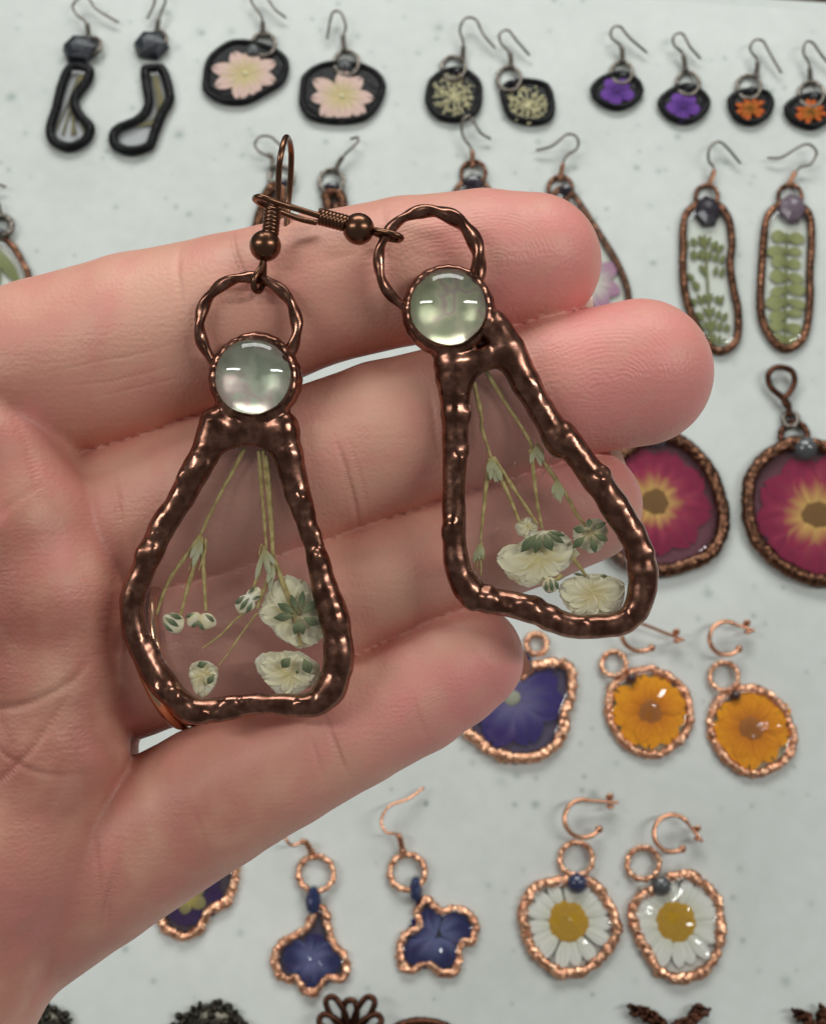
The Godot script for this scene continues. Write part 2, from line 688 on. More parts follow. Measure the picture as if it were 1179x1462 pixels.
func make_hand() -> void:
	clear_field(2.4, 1.1)
	var palm := [
		[[-120, 590, -1.0, 118], [-14, 668, 2.0, 110]], [[-14, 668, 2.0, 110], [38, 755, 3.5, 104]], [[38, 755, 3.5, 104], [70, 850, 4.0, 102]],
		[[70, 850, 4.0, 102], [68, 960, 3.8, 96]], [[68, 960, 3.8, 96], [70, 1065, 3.2, 104]], [[70, 1065, 3.2, 104], [14, 1200, 1.6, 130]], [[14, 1200, 1.6, 130], [-74, 1350, -1.5, 156]],
		[[-70, 1350, -1.5, 158], [-170, 1520, -4.0, 190]],
		[[-60, 800, 1.0, 120], [-60, 1080, 0.8, 120]], [[-200, 720, -4.0, 170], [-220, 1300, -6.0, 190]], [[-40, 900, 1.6, 110], [-30, 1120, 1.2, 110]],
		[[150, 850, -5.5, 60], [110, 660, -5.5, 62]], [[150, 1010, -6.0, 55], [150, 860, -6.0, 60]], [[150, 1120, -6.0, 50], [140, 1010, -6.0, 55]],
	]
	for b in palm:
		bone(hand_point(b[0]), hand_point(b[1]), b[0][3] * PX, b[1][3] * PX, 0)
	for g in 4:
		var f: Array = FINGERS[g]
		for k in f.size() - 1:
			bone(hand_point(f[k]), hand_point(f[k + 1]), f[k][3] * PX, f[k + 1][3] * PX, g + 1)
		# the pad of each finger's three phalanges
	var s := nets(H(-330, 1640, 0) + Vector3(0, 0, -24), H(1060, 230, 0) + Vector3(0, 0, 17), 0.5)
	# planar coordinates over the palm side, skin tones that vary with the blood under the skin, and painted palm shade
	var v: PackedVector3Array = s.v
	var uv := PackedVector2Array()
	var col := PackedColorArray()
	uv.resize(v.size())
	col.resize(v.size())
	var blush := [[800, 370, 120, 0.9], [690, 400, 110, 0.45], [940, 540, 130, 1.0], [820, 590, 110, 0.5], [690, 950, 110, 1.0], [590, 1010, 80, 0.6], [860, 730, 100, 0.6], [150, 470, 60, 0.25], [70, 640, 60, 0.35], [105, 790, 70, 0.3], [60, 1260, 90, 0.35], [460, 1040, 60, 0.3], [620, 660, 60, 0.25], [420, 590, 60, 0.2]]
	var painted_shade := [[40, 860, 150, 0.9], [20, 1060, 170, 0.7], [-20, 700, 120, 0.6], [60, 1300, 150, 0.6], [50, 690, 100, 0.7], [330, 1140, 120, 0.3], [250, 1160, 110, 0.3], [30, 560, 80, 0.4], [130, 1000, 90, 0.4]]  # shade over palm and finger roots, put into the skin colour
	var shade_tone := lin(170, 104, 90)
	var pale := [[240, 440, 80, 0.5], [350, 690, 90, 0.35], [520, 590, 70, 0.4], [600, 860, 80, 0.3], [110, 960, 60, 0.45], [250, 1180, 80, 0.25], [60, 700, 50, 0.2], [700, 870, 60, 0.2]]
	var mot := FastNoiseLite.new()
	mot.frequency = 0.13
	mot.fractal_octaves = 3
	mot.seed = 14
	var skin := lin(222, 160, 141)
	var red := lin(224, 146, 138)
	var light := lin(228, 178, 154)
	for k in v.size():
		var p := v[k]
		uv[k] = Vector2((p.x + 62.0) / 110.0, (52.0 - p.y) / 130.0)
		var x := p.x / PX + MID.x
		var y := MID.y - p.y / PX
		var c := skin
		var r := 0.0
		for b in blush:
			var q = Vector2(x - b[0], y - b[1]).length_squared() / (b[2] * b[2])
			if q < 4.0:
				r += b[3] * exp(-q * 1.2)
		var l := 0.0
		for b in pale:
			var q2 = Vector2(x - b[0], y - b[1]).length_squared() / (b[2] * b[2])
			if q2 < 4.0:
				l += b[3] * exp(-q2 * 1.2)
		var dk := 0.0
		for b in painted_shade:
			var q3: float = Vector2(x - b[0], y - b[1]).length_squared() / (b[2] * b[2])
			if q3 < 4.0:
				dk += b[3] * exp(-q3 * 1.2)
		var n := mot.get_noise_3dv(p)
		c = c.lerp(shade_tone, clampf(dk + n * 0.3, 0.0, 1.0))
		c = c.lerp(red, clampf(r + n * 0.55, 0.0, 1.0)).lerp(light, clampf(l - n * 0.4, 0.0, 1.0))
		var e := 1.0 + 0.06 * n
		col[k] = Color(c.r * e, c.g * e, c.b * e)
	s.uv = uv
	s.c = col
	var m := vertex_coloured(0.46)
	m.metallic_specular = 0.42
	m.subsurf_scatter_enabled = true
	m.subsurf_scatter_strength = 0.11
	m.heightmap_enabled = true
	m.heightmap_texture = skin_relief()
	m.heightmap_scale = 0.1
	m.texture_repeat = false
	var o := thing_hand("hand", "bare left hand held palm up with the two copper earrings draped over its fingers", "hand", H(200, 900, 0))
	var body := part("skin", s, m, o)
	body.name = "body"
	for nail in [[0, 0.93, -0.5], [2, 1.0, 0.3], [3, 0.95, -0.3]]:
		var f: Array = FINGERS[nail[0]]
		var a := hand_point(f[f.size() - 2])
		var b := hand_point(f[f.size() - 1])
		var ax := (b - a).normalized()
		var r: float = f[f.size() - 1][3] * PX
		var back := Vector3(0, 0, -1)
		back = (back - ax * back.dot(ax)).normalized()
		var side := ax.cross(back)
		var roll: float = nail[2]
		var down := back * cos(roll) + side * sin(roll)
		var cross := side * cos(roll) - back * sin(roll)
		var nv := PackedVector3Array()
		var ni := PackedInt32Array()
		for lay in 2:
			for i in 9:
				for j in 9:
					var ph := (float(j) / 8 - 0.5) * 2.2
					var len := lerpf(-r * 0.6, r * nail[1] * (0.62 + 0.38 * cos(ph * 0.8)) + 0.4, float(i) / 8)
					var bow := 1.0 - 0.12 * pow(float(i) / 8, 2)
					nv.append(b + ax * len + (down * cos(ph) * 0.78 + cross * sin(ph) * 0.93) * r * bow - down * (0.35 * lay))
		for i in 8:
			for j in 8:
				var q := i * 9 + j
				ni.append_array([q, q + 1, q + 9, q + 1, q + 10, q + 9, 81 + q, 81 + q + 9, 81 + q + 1, 81 + q + 1, 81 + q + 9, 81 + q + 10])
		part("fingernail", {"v": nv, "i": ni}, M.nail, o)

# relief of the skin over the palm side: ridges of the fingertips, folds of the joints, fine lines
func skin_relief() -> ImageTexture:
	var W := 1210
	var Hh := 1430
	var per := 11.0                 # texels per mm
	var f := FastNoiseLite.new()
	f.frequency = 0.14
	f.fractal_octaves = 3
	f.seed = 81
	var grain := f.get_image(W, Hh)
	f.seed = 82
	f.frequency = 0.12
	f.fractal_octaves = 2
	var lines := f.get_image(W / 9, Hh)
	lines.resize(W, Hh, Image.INTERPOLATE_CUBIC)
	var g := grain.get_data()
	var l := lines.get_data()
	var h := PackedFloat32Array()
	h.resize(W * Hh)
	for k in W * Hh:
		h[k] = 0.5 + (g[k] - 128) * 0.00019 + (l[k] - 128) * 0.00010
	var warp := FastNoiseLite.new()
	warp.frequency = 0.007
	warp.seed = 9
	# [centre, axis angle, reach along, reach across, strength]
	for t in [[Vector2(700, 398), 0.16, 165, 112, 1.0], [Vector2(868, 560), 0.2, 165, 112, 1.0], [Vector2(640, 945), 0.5, 115, 84, 0.8], [Vector2(850, 715), 0.3, 90, 85, 0.8]]:
		var c: Vector2 = t[0]
		var ca := cos(t[1])
		var sa := sin(t[1])
		var big: float = t[2] * 1.25
		for y in range(int(c.y - big), int(c.y + big)):
			for x in range(int(c.x - big), int(c.x + big)):
				var d := Vector2(x - c.x, y - c.y)
				var u := d.x * ca - d.y * sa
				var w := d.x * sa + d.y * ca
				var q := pow(u / t[2], 2) + pow(w / t[3], 2)
				if q > 1.5:
					continue
				var wp := warp.get_noise_2d(x, y) * 9.0
				var loop := Vector2(u * (0.85 if u > 0 else 0.22), w).length() + wp + w * 0.12
				var ridge := sin(loop * TAU / 5.1) * clampf(0.55 + 1.1 * warp.get_noise_2d(x * 4.0, y * 4.0 + 500.0), 0.0, 1.0)
				var mm := Vector2((x - MID.x) * PX, (MID.y - y) * PX)
				var tx := int((mm.x + 62.0) * per)
				var ty := int((52.0 - mm.y) * per)
				if tx >= 0 and tx < W and ty >= 0 and ty < Hh:
					h[ty * W + tx] += 0.0135 * t[4] * ridge * smoothstep(1.5, 0.7, q)
	# folds: [points, depth mm, width px]
	for fold in [
		[[[338, 332], [350, 380], [372, 430], [392, 478]], 0.16, 4.0], [[[268, 350], [272, 400], [280, 450], [290, 500]], 0.1, 5.0], [[[362, 330], [378, 380], [400, 440]], 0.1, 4.0],
		[[[545, 300], [552, 350], [556, 400], [560, 470]], 0.08, 5.0], [[[485, 630], [498, 670], [510, 720], [512, 752]], 0.16, 4.0], [[[500, 620], [520, 690], [528, 740]], 0.08, 4.0], [[[612, 560], [618, 610], [625, 660]], 0.07, 5.0],
		[[[172, 660], [186, 720], [200, 800]], 0.1, 6.0], [[[470, 1012], [482, 1040], [492, 1070], [500, 1090]], 0.16, 4.5], [[[448, 1025], [458, 1060], [470, 1105]], 0.09, 4.0], [[[590, 985], [600, 1020], [608, 1045]], 0.08, 5.0],
		[[[282, 1115], [300, 1160], [312, 1215]], 0.08, 5.0], [[[190, 1210], [170, 1270], [162, 1320]], 0.2, 6.0], [[[150, 1160], [160, 1230], [158, 1300]], 0.1, 5.0],
		[[[160, 925], [130, 960], [80, 985], [20, 1000], [-40, 1040]], 0.14, 6.0], [[[140, 960], [90, 1040], [40, 1090], [-20, 1140]], 0.12, 6.0], [[[20, 560], [60, 620], [90, 700], [120, 760]], 0.08, 6.0],
		[[[0, 1010], [60, 1060], [110, 1080], [170, 1085]], 0.08, 5.0], [[[90, 1340], [70, 1390], [40, 1440]], 0.14, 6.0], [[[0, 780], [60, 720], [100, 690]], 0.06, 6.0], [[[660, 870], [650, 830], [640, 800]], 0.06, 5.0],
		[[[90, 545], [160, 530], [220, 520], [285, 500]], 0.05, 2.5], [[[110, 562], [190, 553], [280, 530]], 0.05, 2.5], [[[160, 575], [220, 562], [290, 545]], 0.04, 2.5]]:
		var pts := PackedVector3Array()
		for p in fold[0]:
			pts.append(Vector3(p[0], p[1], 0))
		var path := spline(pts, false, 14)
		var wide: float = fold[2]
		var done := {}
		for i in path.size():
			var p := path[i]
			var fade := sin(PI * clampf(float(i) / (path.size() - 1), 0.06, 0.94))
			for dy in range(-14, 15):
				for dx in range(-14, 15):
					var mm2 := Vector2((p.x + dx - MID.x) * PX, (MID.y - p.y - dy) * PX)
					var tx2 := int((mm2.x + 62.0) * per)
					var ty2 := int((52.0 - mm2.y) * per)
					if tx2 < 0 or tx2 >= W or ty2 < 0 or ty2 >= Hh:
						continue
					var e = exp(-float(dx * dx + dy * dy) / (wide * wide)) * fade * fold[1] * 1.8
					var at := ty2 * W + tx2
					if e > done.get(at, 0.0):
						done[at] = e
		for at in done:
			h[at] -= done[at]
	var img := Image.create_from_data(W, Hh, false, Image.FORMAT_RF, h.to_byte_array())
	return ImageTexture.create_from_image(img)

func make_ring() -> void:
	var a := hand_point([180, 945, -4.0])
	var b := hand_point([350, 897, -1.8])
	var ax := (b - a).normalized()
	var c := a.lerp(b, 0.40)
	var r := 105.5 * PX
	var s1 := ax.cross(Vector3(0, 0, 1)).normalized()
	var s2 := s1.cross(ax)
	var o := thing_hand("finger_ring", "worn copper band ring on the ring finger, half behind the left earring", "ring", c)
	for k in 3:
		var path := PackedVector3Array()
		for j in 72:
			var an := TAU * j / 72
			path.append(c + ax * (k * 1.35 - 1.2 + 0.25 * sin(an * 2 + k)) + (s1 * cos(an) + s2 * sin(an)) * (r + 0.35))
		part("band", sweep(path, 0.72 - 0.08 * k, 10, true, lumpy(0.06, 30.0)), M.ring_gold, o)

# ------------------------------------------------------------------ the two earrings in the hand
func zoomed(p: Array, off: Vector2, k: float) -> Vector2:
	return off + Vector2(p[0], p[1]) / k

func make_frame(o: Node3D, chain: Array, off: Vector2, k: float, bezel: Vector2, lift: float, tilt: Callable, extra: Array, seed_: int) -> PackedVector3Array:
	clear_field(0.15, 0.9)
	var line := PackedVector3Array()
	var marks := PackedVector3Array()
	for j in chain:
		var q := zoomed(j, off, k)
		line.append(H(q.x, q.y, lift + tilt.call(q)))
		marks.append(Vector3(j[2] / k * PX - 0.22, 0, 0))
	line = spline(line, false, 5)
	marks = spline(marks, false, 5)
	var rad := PackedFloat32Array()
	for i in line.size():
		rad.append(marks[i].x * (1.0 + 0.09 * rough_noise.get_noise_1d(i * 21.0 + seed_ * 300.0)))
	for i in line.size() - 1:
		bone(line[i], line[i + 1], rad[i], rad[i + 1])
	for e in extra:
		var qa_ := zoomed(e[0], off, k)
		var qb := zoomed(e[1], off, k)
		bone(H(qa_.x, qa_.y, lift + tilt.call(qa_)), H(qb.x, qb.y, lift + tilt.call(qb)), e[0][2] / k * PX, e[1][2] / k * PX, 1)
	# the bezel: a lumpy ring round the stone and a seat under it
	var bz: float = lift + tilt.call(bezel) + 1.0
	for j in 24:
		var a0 := TAU * j / 24
		var a1 := TAU * (j + 1) / 24
		var p0 := H(bezel.x + 55.5 * cos(a0), bezel.y + 55.5 * sin(a0), bz)
		var p1 := H(bezel.x + 55.5 * cos(a1), bezel.y + 55.5 * sin(a1), bz)
		bone(p0, p1, 0.62, 0.62, 2)
		bone(p0 - Vector3(0, 0, 1.6), p1 - Vector3(0, 0, 1.6), 0.85, 0.85, 2)
	for j in 8:
		var a2 := TAU * j / 8
		var a3 := TAU * (j + 1) / 8
		bone(H(bezel.x + 34 * cos(a2), bezel.y + 34 * sin(a2), bz - 3.9), H(bezel.x + 34 * cos(a3), bezel.y + 34 * sin(a3), bz - 3.9), 1.3, 1.3, 2)
	bone(H(bezel.x, bezel.y, bz - 4.3), H(bezel.x + 1, bezel.y, bz - 4.3), 1.6, 1.6, 2)
	rng.seed = seed_
	for j in 20:                                        # drops of metal on the frame
		var i := rng.randi_range(0, line.size() - 2)
		var p := line[i].lerp(line[i + 1], rng.randf())
		var an := rng.randf_range(-1.4, 1.4)
		var t := (line[i + 1] - line[i]).normalized()
		var side := t.cross(Vector3(0, 0, 1)).normalized()
		var rr := rng.randf_range(0.22, 0.6) * rng.randf_range(0.7, 1.0)
		p += (side * sin(an) + Vector3(0, 0, 1) * cos(an)) * (rad[i] - rr * rng.randf_range(0.15, 0.5))
		bone(p, p + t * rng.randf_range(0.0, 0.9), rr, rr * 0.9, 3)
	var lo := line[0]
	var hi := line[0]
	for p in line:
		lo = lo.min(p)
		hi = hi.max(p)
	var bp := H(bezel.x, bezel.y, bz)
	lo = lo.min(bp - Vector3(7, 7, 4)) - Vector3(3, 3, 3)
	hi = hi.max(bp + Vector3(7, 7, 2)) + Vector3(3, 3, 3)
	var s := nets(lo, hi, 0.27, 0.17, 15.0)
	part("copper_frame", s, M.patina, o)
	return even(line, true, 0.8)

func rope_ring(o: Node3D, c: Vector3, r: float, wire: float, from: float, to: float, tilt: Vector3, thick = null) -> void:
	var path := PackedVector3Array()
	var rad := PackedFloat32Array()
	var n := 110
	for j in n + 1:
		var a := lerpf(from, to, float(j) / n)
		path.append(c + Vector3(cos(a) * r, sin(a) * r, 0) + tilt * sin(a))
		rad.append(wire * (thick.call(a) if thick != null else 1.0))
	var rope := func(i: int, ang: float, p: Vector3) -> float:
		return (1.0 + 0.16 * cos(2.0 * (ang - i * 0.21))) * (1.0 + 0.05 * rough_noise.get_noise_3dv(p * 40.0))
	part("twisted_ring", sweep(path, rad, 16, false, rope), M.patina, o)

func stone(o: Node3D, c: Vector3, r: float, high: float, seed_: int, tint: Color) -> void:
	var b := Basis(Vector3(1, 0, 0), PI / 2)            # dome axis towards the viewer
	var base := plain(Color.WHITE, 0.38, 0.6)
	base.albedo_texture = noise_tex(256, 0.011, 4, seed_, [[0.2, tint * Color(0.8, 0.84, 0.8)], [0.42, tint], [0.52, srgb(222, 198, 194)], [0.6, tint], [0.72, srgb(196, 210, 190)], [0.9, srgb(226, 226, 212)]])
	triplanar(base, 20.0)
	bump(base, noise_tex(128, 0.02, 3, seed_ + 1), 0.25)
	var dish := ball(c, Vector3(r, 1.7, r), 40, Basis(Vector3(1, 0, 0), -PI / 2), 0.0)
	part("pearl_backing", dish, base, o)
	part("glass_dome", ball(c, Vector3(r, high, r), 56, b, -0.05), M.clear_dome, o)

func ear_bead(o: Node3D, c: Vector3, r: float) -> void:
	part("bead", ball(c, Vector3(r, r, r), 28), M.wire, o)

func coil(o: Node3D, a: Vector3, b: Vector3, r: float, wire: float, turns: int) -> void:
	var t := (b - a).normalized()
	var s := t.cross(Vector3(0, 0, 1)).normalized()
	var u := s.cross(t)
	var path := PackedVector3Array()
	for j in turns * 20 + 1:
		var an := TAU * j / 20.0
		path.append(a.lerp(b, float(j) / (turns * 20)) + (s * cos(an) + u * sin(an)) * r)
	part("coil", sweep(path, wire, 8), M.wire, o)

func stems(o: Node3D, lists: Array, off: Vector2, k: float, z: Callable, width := 0.27) -> void:
	for l in lists:
		var pts := PackedVector3Array()
		for p in l:
			var q := zoomed(p, off, k)
			pts.append(H(q.x, q.y, z.call(q) + rng.randf_range(-0.1, 0.25)))
		var path := even(spline(pts, false, 8), false, 0.5)
		var rad := PackedFloat32Array()
		for i in path.size():
			rad.append(width * lerpf(1.05, 0.62, float(i) / path.size()))
		part("stem", sweep(path, rad, 8, false, lumpy(0.35, 45.0)), M.stem, o)

func ruffled(o: Node3D, called: String, outline: Array, off: Vector2, k: float, z: Callable, thick := 0.14, mat: Material = null) -> void:
	var pts := PackedVector3Array()
	for p in outline:
		var q := zoomed(p, off, k)
		pts.append(H(q.x, q.y, z.call(q)))
	var path := even(spline(pts, true, 10), true, 0.22)
	var c := Vector3.ZERO
	for p in path:
		c += p
	c /= path.size()
	for i in path.size():
		var n := rough_noise.get_noise_3dv(path[i] * 70.0) + 0.7 * rough_noise.get_noise_3dv(path[i] * 190.0)
		path[i] = c + (path[i] - c) * (1.0 + 0.06 * n + 0.03 * rough_noise.get_noise_3dv(path[i] * 420.0))
	var rip := func(t: float, a: float, p: Vector3) -> float:
		return 0.035 * sin(a * TAU * 23.0 + 5.0 * rough_noise.get_noise_3dv(p * 30.0)) * t + 0.12 * rough_noise.get_noise_3dv(p * 130.0) * t + 0.14 * rough_noise.get_noise_3dv(p * 45.0)
	var body := part(called, slab(path, Vector3(0, 0, 1), thick, 0.15, 8, rip), mat if mat else M.cream, o)
	var n2 := maxi(6, int(path.size() / 7.0))
	for j in n2:
		var e := path[int((j + rng.randf_range(0.1, 0.9)) * path.size() / n2) % path.size()]
		var root := c + Vector3(rng.randf_range(-0.5, 0.5), rng.randf_range(-0.4, 0.6), thick + 0.12)
		var tip := c + (e - c) * rng.randf_range(0.82, 1.04) + Vector3(0, 0, thick + rng.randf_range(0.02, 0.16))
		part("petal", petal(root, tip, root.distance_to(tip) * rng.randf_range(0.26, 0.4), Vector3(0, 0, 1), 0.14, lin(232, 214, 150), lin(254, 245, 208), 0.72, 0.16, 0.09, 0.5, 0.55), M.petal, body)

func sepals(o: Node3D, list: Array, off: Vector2, k: float, z: Callable) -> void:   # [base x, y, tip x, y, half width]
	for s in list:
		var a := zoomed([s[0], s[1]], off, k)
		var b := zoomed([s[2], s[3]], off, k)
		var g0 := lin(136, 146, 100)
		var g1 := lin(84, 102, 62)
		part("sepal", petal(H(lerpf(a.x, b.x, 0.16), lerpf(a.y, b.y, 0.16), z.call(a) + 0.92), H(lerpf(a.x, b.x, 1.12), lerpf(a.y, b.y, 1.12), z.call(b) + 0.92), s[4] * 0.78 / k * PX, Vector3(0, 0, 1), 0.25, g0, g1, 0.62, 0.0, 0.0, 0.5, 1.25), M.sepal, o)

func bud(o: Node3D, at: Array, r: float, ang: float, off: Vector2, k: float, z: Callable, n := 3) -> void:     # small closed flower: pale petals between green stripes
	var c := zoomed(at, off, k)
	var p := H(c.x, c.y, z.call(c) + 0.15)
	var rr := r / k * PX
	var pale := ball(p, Vector3(rr, rr * 0.86, rr * 0.5), 18, Basis(Vector3(0, 0, 1), ang), -1.0, 0.5)
	part("bud", pale, M.cream, o)
	var d := Vector3(cos(ang), sin(ang), 0)
	var w := Vector3(-sin(ang), cos(ang), 0)
	for i in n:
		var u := (float(i) - (n - 1) * 0.5) / maxf(n - 1, 1) * 1.35
		var m := p + w * rr * u + Vector3(0, 0, rr * 0.5 * sqrt(maxf(0.1, 1.0 - u * u)))
		var reach := rr * 0.72 * sqrt(maxf(0.2, 1.0 - u * u * 0.8))
		part("sepal", petal(m - d * reach + w * rr * u * -0.3, m + d * reach, rr * 0.22, Vector3(0, 0, 1), 0.15, lin(150, 158, 118), lin(84, 104, 68), 0.62, 0.0, 0.0, 0.5, 1.1), M.sepal, o)

func bubbles(o: Node3D, list: Array, off: Vector2, k: float, z: Callable) -> void:
	for b in list:
		var q := zoomed(b, off, k)
		part("air_bubble", ball(H(q.x, q.y, z.call(q) + 1.2), Vector3.ONE * b[2], 10), M.bubble, o)

func make_left_earring() -> void:
	rng.seed = 5
	var off := Vector2(150, 580)
	var k := 2.9475
	var tilt := func(q: Vector2) -> float: return 0.0 - 0.0015 * (q.y - 700.0)
	var lift := 12.2
	var o := thing_hand("earring", "left earring in the hand, hanging upright, with white baby's breath at its lower right", "earring", H(345, 800, lift), "bell shaped copper earrings held in the hand")
	var chain := [[470, 70, 74], [415, 210, 66], [350, 330, 60], [300, 420, 57], [245, 500, 60], [205, 590, 56], [165, 680, 57], [125, 780, 56], [113, 870, 56], [130, 960, 57], [175, 1050, 59], [222, 1135, 62], [285, 1215, 61], [370, 1280, 57], [480, 1277, 54], [600, 1257, 51], [700, 1254, 47], [800, 1262, 51], [890, 1248, 61], [952, 1180, 69], [984, 1080, 67], [980, 970, 64], [960, 870, 66], [930, 780, 60], [905, 690, 54], [882, 600, 47], [852, 510, 47], [832, 430, 50], [802, 330, 57], [775, 220, 62], [752, 90, 66]]
	var line := make_frame(o, chain, off, k, Vector2(363, 539), lift, tilt, [[[480, 88, 50], [740, 98, 50]], [[520, 122, 46], [700, 128, 46]], [[440, 165, 48], [560, 118, 44]], [[778, 200, 44], [668, 140, 40]]], 11)
	var zt := func(q: Vector2) -> float: return lift - 0.9 + tilt.call(q)
	# clear resin between
	var mid := PackedVector3Array()
	for p in line:
		mid.append(p + Vector3(0, 0, -0.95))
	part("resin", slab(mid, Vector3(0, 0, 1), 1.6, 0.06, 7, func(t: float, _a: float, p: Vector3) -> float: return (0.09 * rough_noise.get_noise_3dv(p * 16.0) + 0.02 * rough_noise.get_noise_3dv(p * 60.0)) * (1.0 - t)), M.resin, o)
	stems(o, [[[592, 168], [545, 260], [490, 360], [430, 480], [402, 545]], [[402, 545], [350, 620], [290, 700], [245, 790], [218, 875]], [[400, 550], [385, 640], [350, 760], [318, 880]], [[405, 550], [412, 640], [418, 740], [425, 860]],
		[[650, 190], [655, 300], [668, 450], [680, 600]], [[668, 190], [680, 320], [695, 470], [705, 640]], [[680, 210], [690, 320], [700, 450], [708, 600], [712, 660]], [[672, 590], [655, 680], [625, 760]], [[705, 650], [680, 740], [640, 850]], [[712, 650], [760, 760], [800, 830], [820, 880]], [[715, 660], [745, 740], [785, 850], [805, 920], [825, 1010]]], off, k, zt)
	stems(o, [[[640, 840], [560, 890], [490, 960], [410, 1020]], [[640, 870], [580, 950], [520, 1040], [480, 1090]], [[425, 560], [420, 620], [395, 690]], [[392, 560], [380, 620], [352, 690]], [[660, 580], [650, 620], [665, 655]]], off, k, zt, 0.14)
	for at in [[400, 560], [670, 600], [706, 655]]:                     # joints of the stem, sheathed in dry bracts
		for j in 4:
			var q := zoomed(at, off, k)
			var p := H(q.x, q.y, zt.call(q) + 0.3)
			part("bract", petal(p, p + Vector3(rng.randf_range(-1.3, 1.3), -rng.randf_range(1.6, 3.6), rng.randf_range(0, 0.3)), 0.3, Vector3(0, 0, 1), 0.15, lin(176, 166, 110), lin(196, 196, 160)), M.sepal, o)
	ruffled(o, "flower", [[700, 750], [760, 720], [850, 745], [890, 830], [915, 960], [870, 1005], [800, 1010], [730, 970], [690, 920], [650, 890], [665, 820]], off, k, func(q: Vector2) -> float: return zt.call(q) - 0.35)
	ruffled(o, "flower", [[650, 1050], [720, 1035], [800, 1030], [870, 1060], [905, 1100], [895, 1150], [850, 1190], [790, 1215], [720, 1205], [680, 1160], [640, 1100]], off, k, func(q: Vector2) -> float: return zt.call(q) - 0.35)
	ruffled(o, "flower", [[365, 1085], [400, 1070], [450, 1080], [475, 1110], [470, 1160], [450, 1195], [415, 1225], [380, 1200], [355, 1130]], off, k, func(q: Vector2) -> float: return zt.call(q) - 0.3)
	sepals(o, [[815, 880, 735, 835, 22], [815, 880, 720, 890, 22], [815, 880, 785, 800, 16], [820, 875, 832, 785, 18], [822, 880, 885, 825, 26], [825, 885, 890, 915, 24], [815, 890, 800, 955, 18], [822, 895, 832, 955, 18], [785, 1050, 748, 1095, 26], [832, 1050, 860, 1118, 28], [812, 1100, 808, 1125, 9],
		[440, 1078, 392, 1092, 18], [465, 1120, 435, 1165, 17]], off, k, zt)
	bubbles(o, [[600, 300, 0.14], [480, 520, 0.1], [760, 620, 0.16], [330, 760, 0.11], [560, 700, 0.13], [300, 1000, 0.15], [600, 1120, 0.1], [520, 600, 0.08]], off, k, zt)
	bud(o, [285, 905], 46, -0.6, off, k, zt)
	bud(o, [372, 898], 36, -2.6, off, k, zt, 2)
	bud(o, [425, 905], 40, -0.9, off, k, zt, 2)
	bud(o, [590, 830], 42, -2.2, off, k, zt, 3)
	bud(o, [628, 790], 30, 0.6, off, k, zt, 2)
	rope_ring(o, H(354.6, 466, lift + 0.3), 64.5 * PX, 0.66, -0.86, PI + 0.86, Vector3(0, 0, 0.3))
	stone(o, H(363, 539, lift + 1.5 + tilt.call(Vector2(363, 539))), 52.5 * PX, 2.6, 101, srgb(226, 228, 210))
	# ear wire
	var hz := lift + 1.0
	ear_bead(o, H(379, 351, hz), 21.0 * PX)
	coil(o, H(386, 333, hz), H(390, 296, hz + 0.1), 8.3 * PX, 0.31, 7)
	var w := PackedVector3Array([H(386, 336, hz), H(391, 305, hz + 0.2), H(397, 284, hz + 0.4), H(398, 250, hz + 1.0), H(400, 228, hz + 1.6), H(404, 208, hz + 1.2), H(409, 196, hz - 0.5), H(414, 205, hz - 3.0), H(416, 225, hz - 4.6), H(414, 265, hz - 5.6), H(411, 295, hz - 5.9), H(409, 330, hz - 5.6)])
	part("ear_wire", sweep(even(spline(w, false, 8), false, 0.35), 0.36, 10), M.wire, o)
	var e := PackedVector3Array([H(377, 366, hz), H(373, 381, hz + 0.4), H(364, 396, hz + 1.0), H(363, 412, hz + 0.7), H(370, 416, hz - 0.4), H(376, 405, hz - 0.9), H(377, 388, hz - 0.6), H(377, 372, hz)])
	part("eye_loop", sweep(even(spline(e, false, 8), false, 0.3), 0.34, 10), M.wire, o)

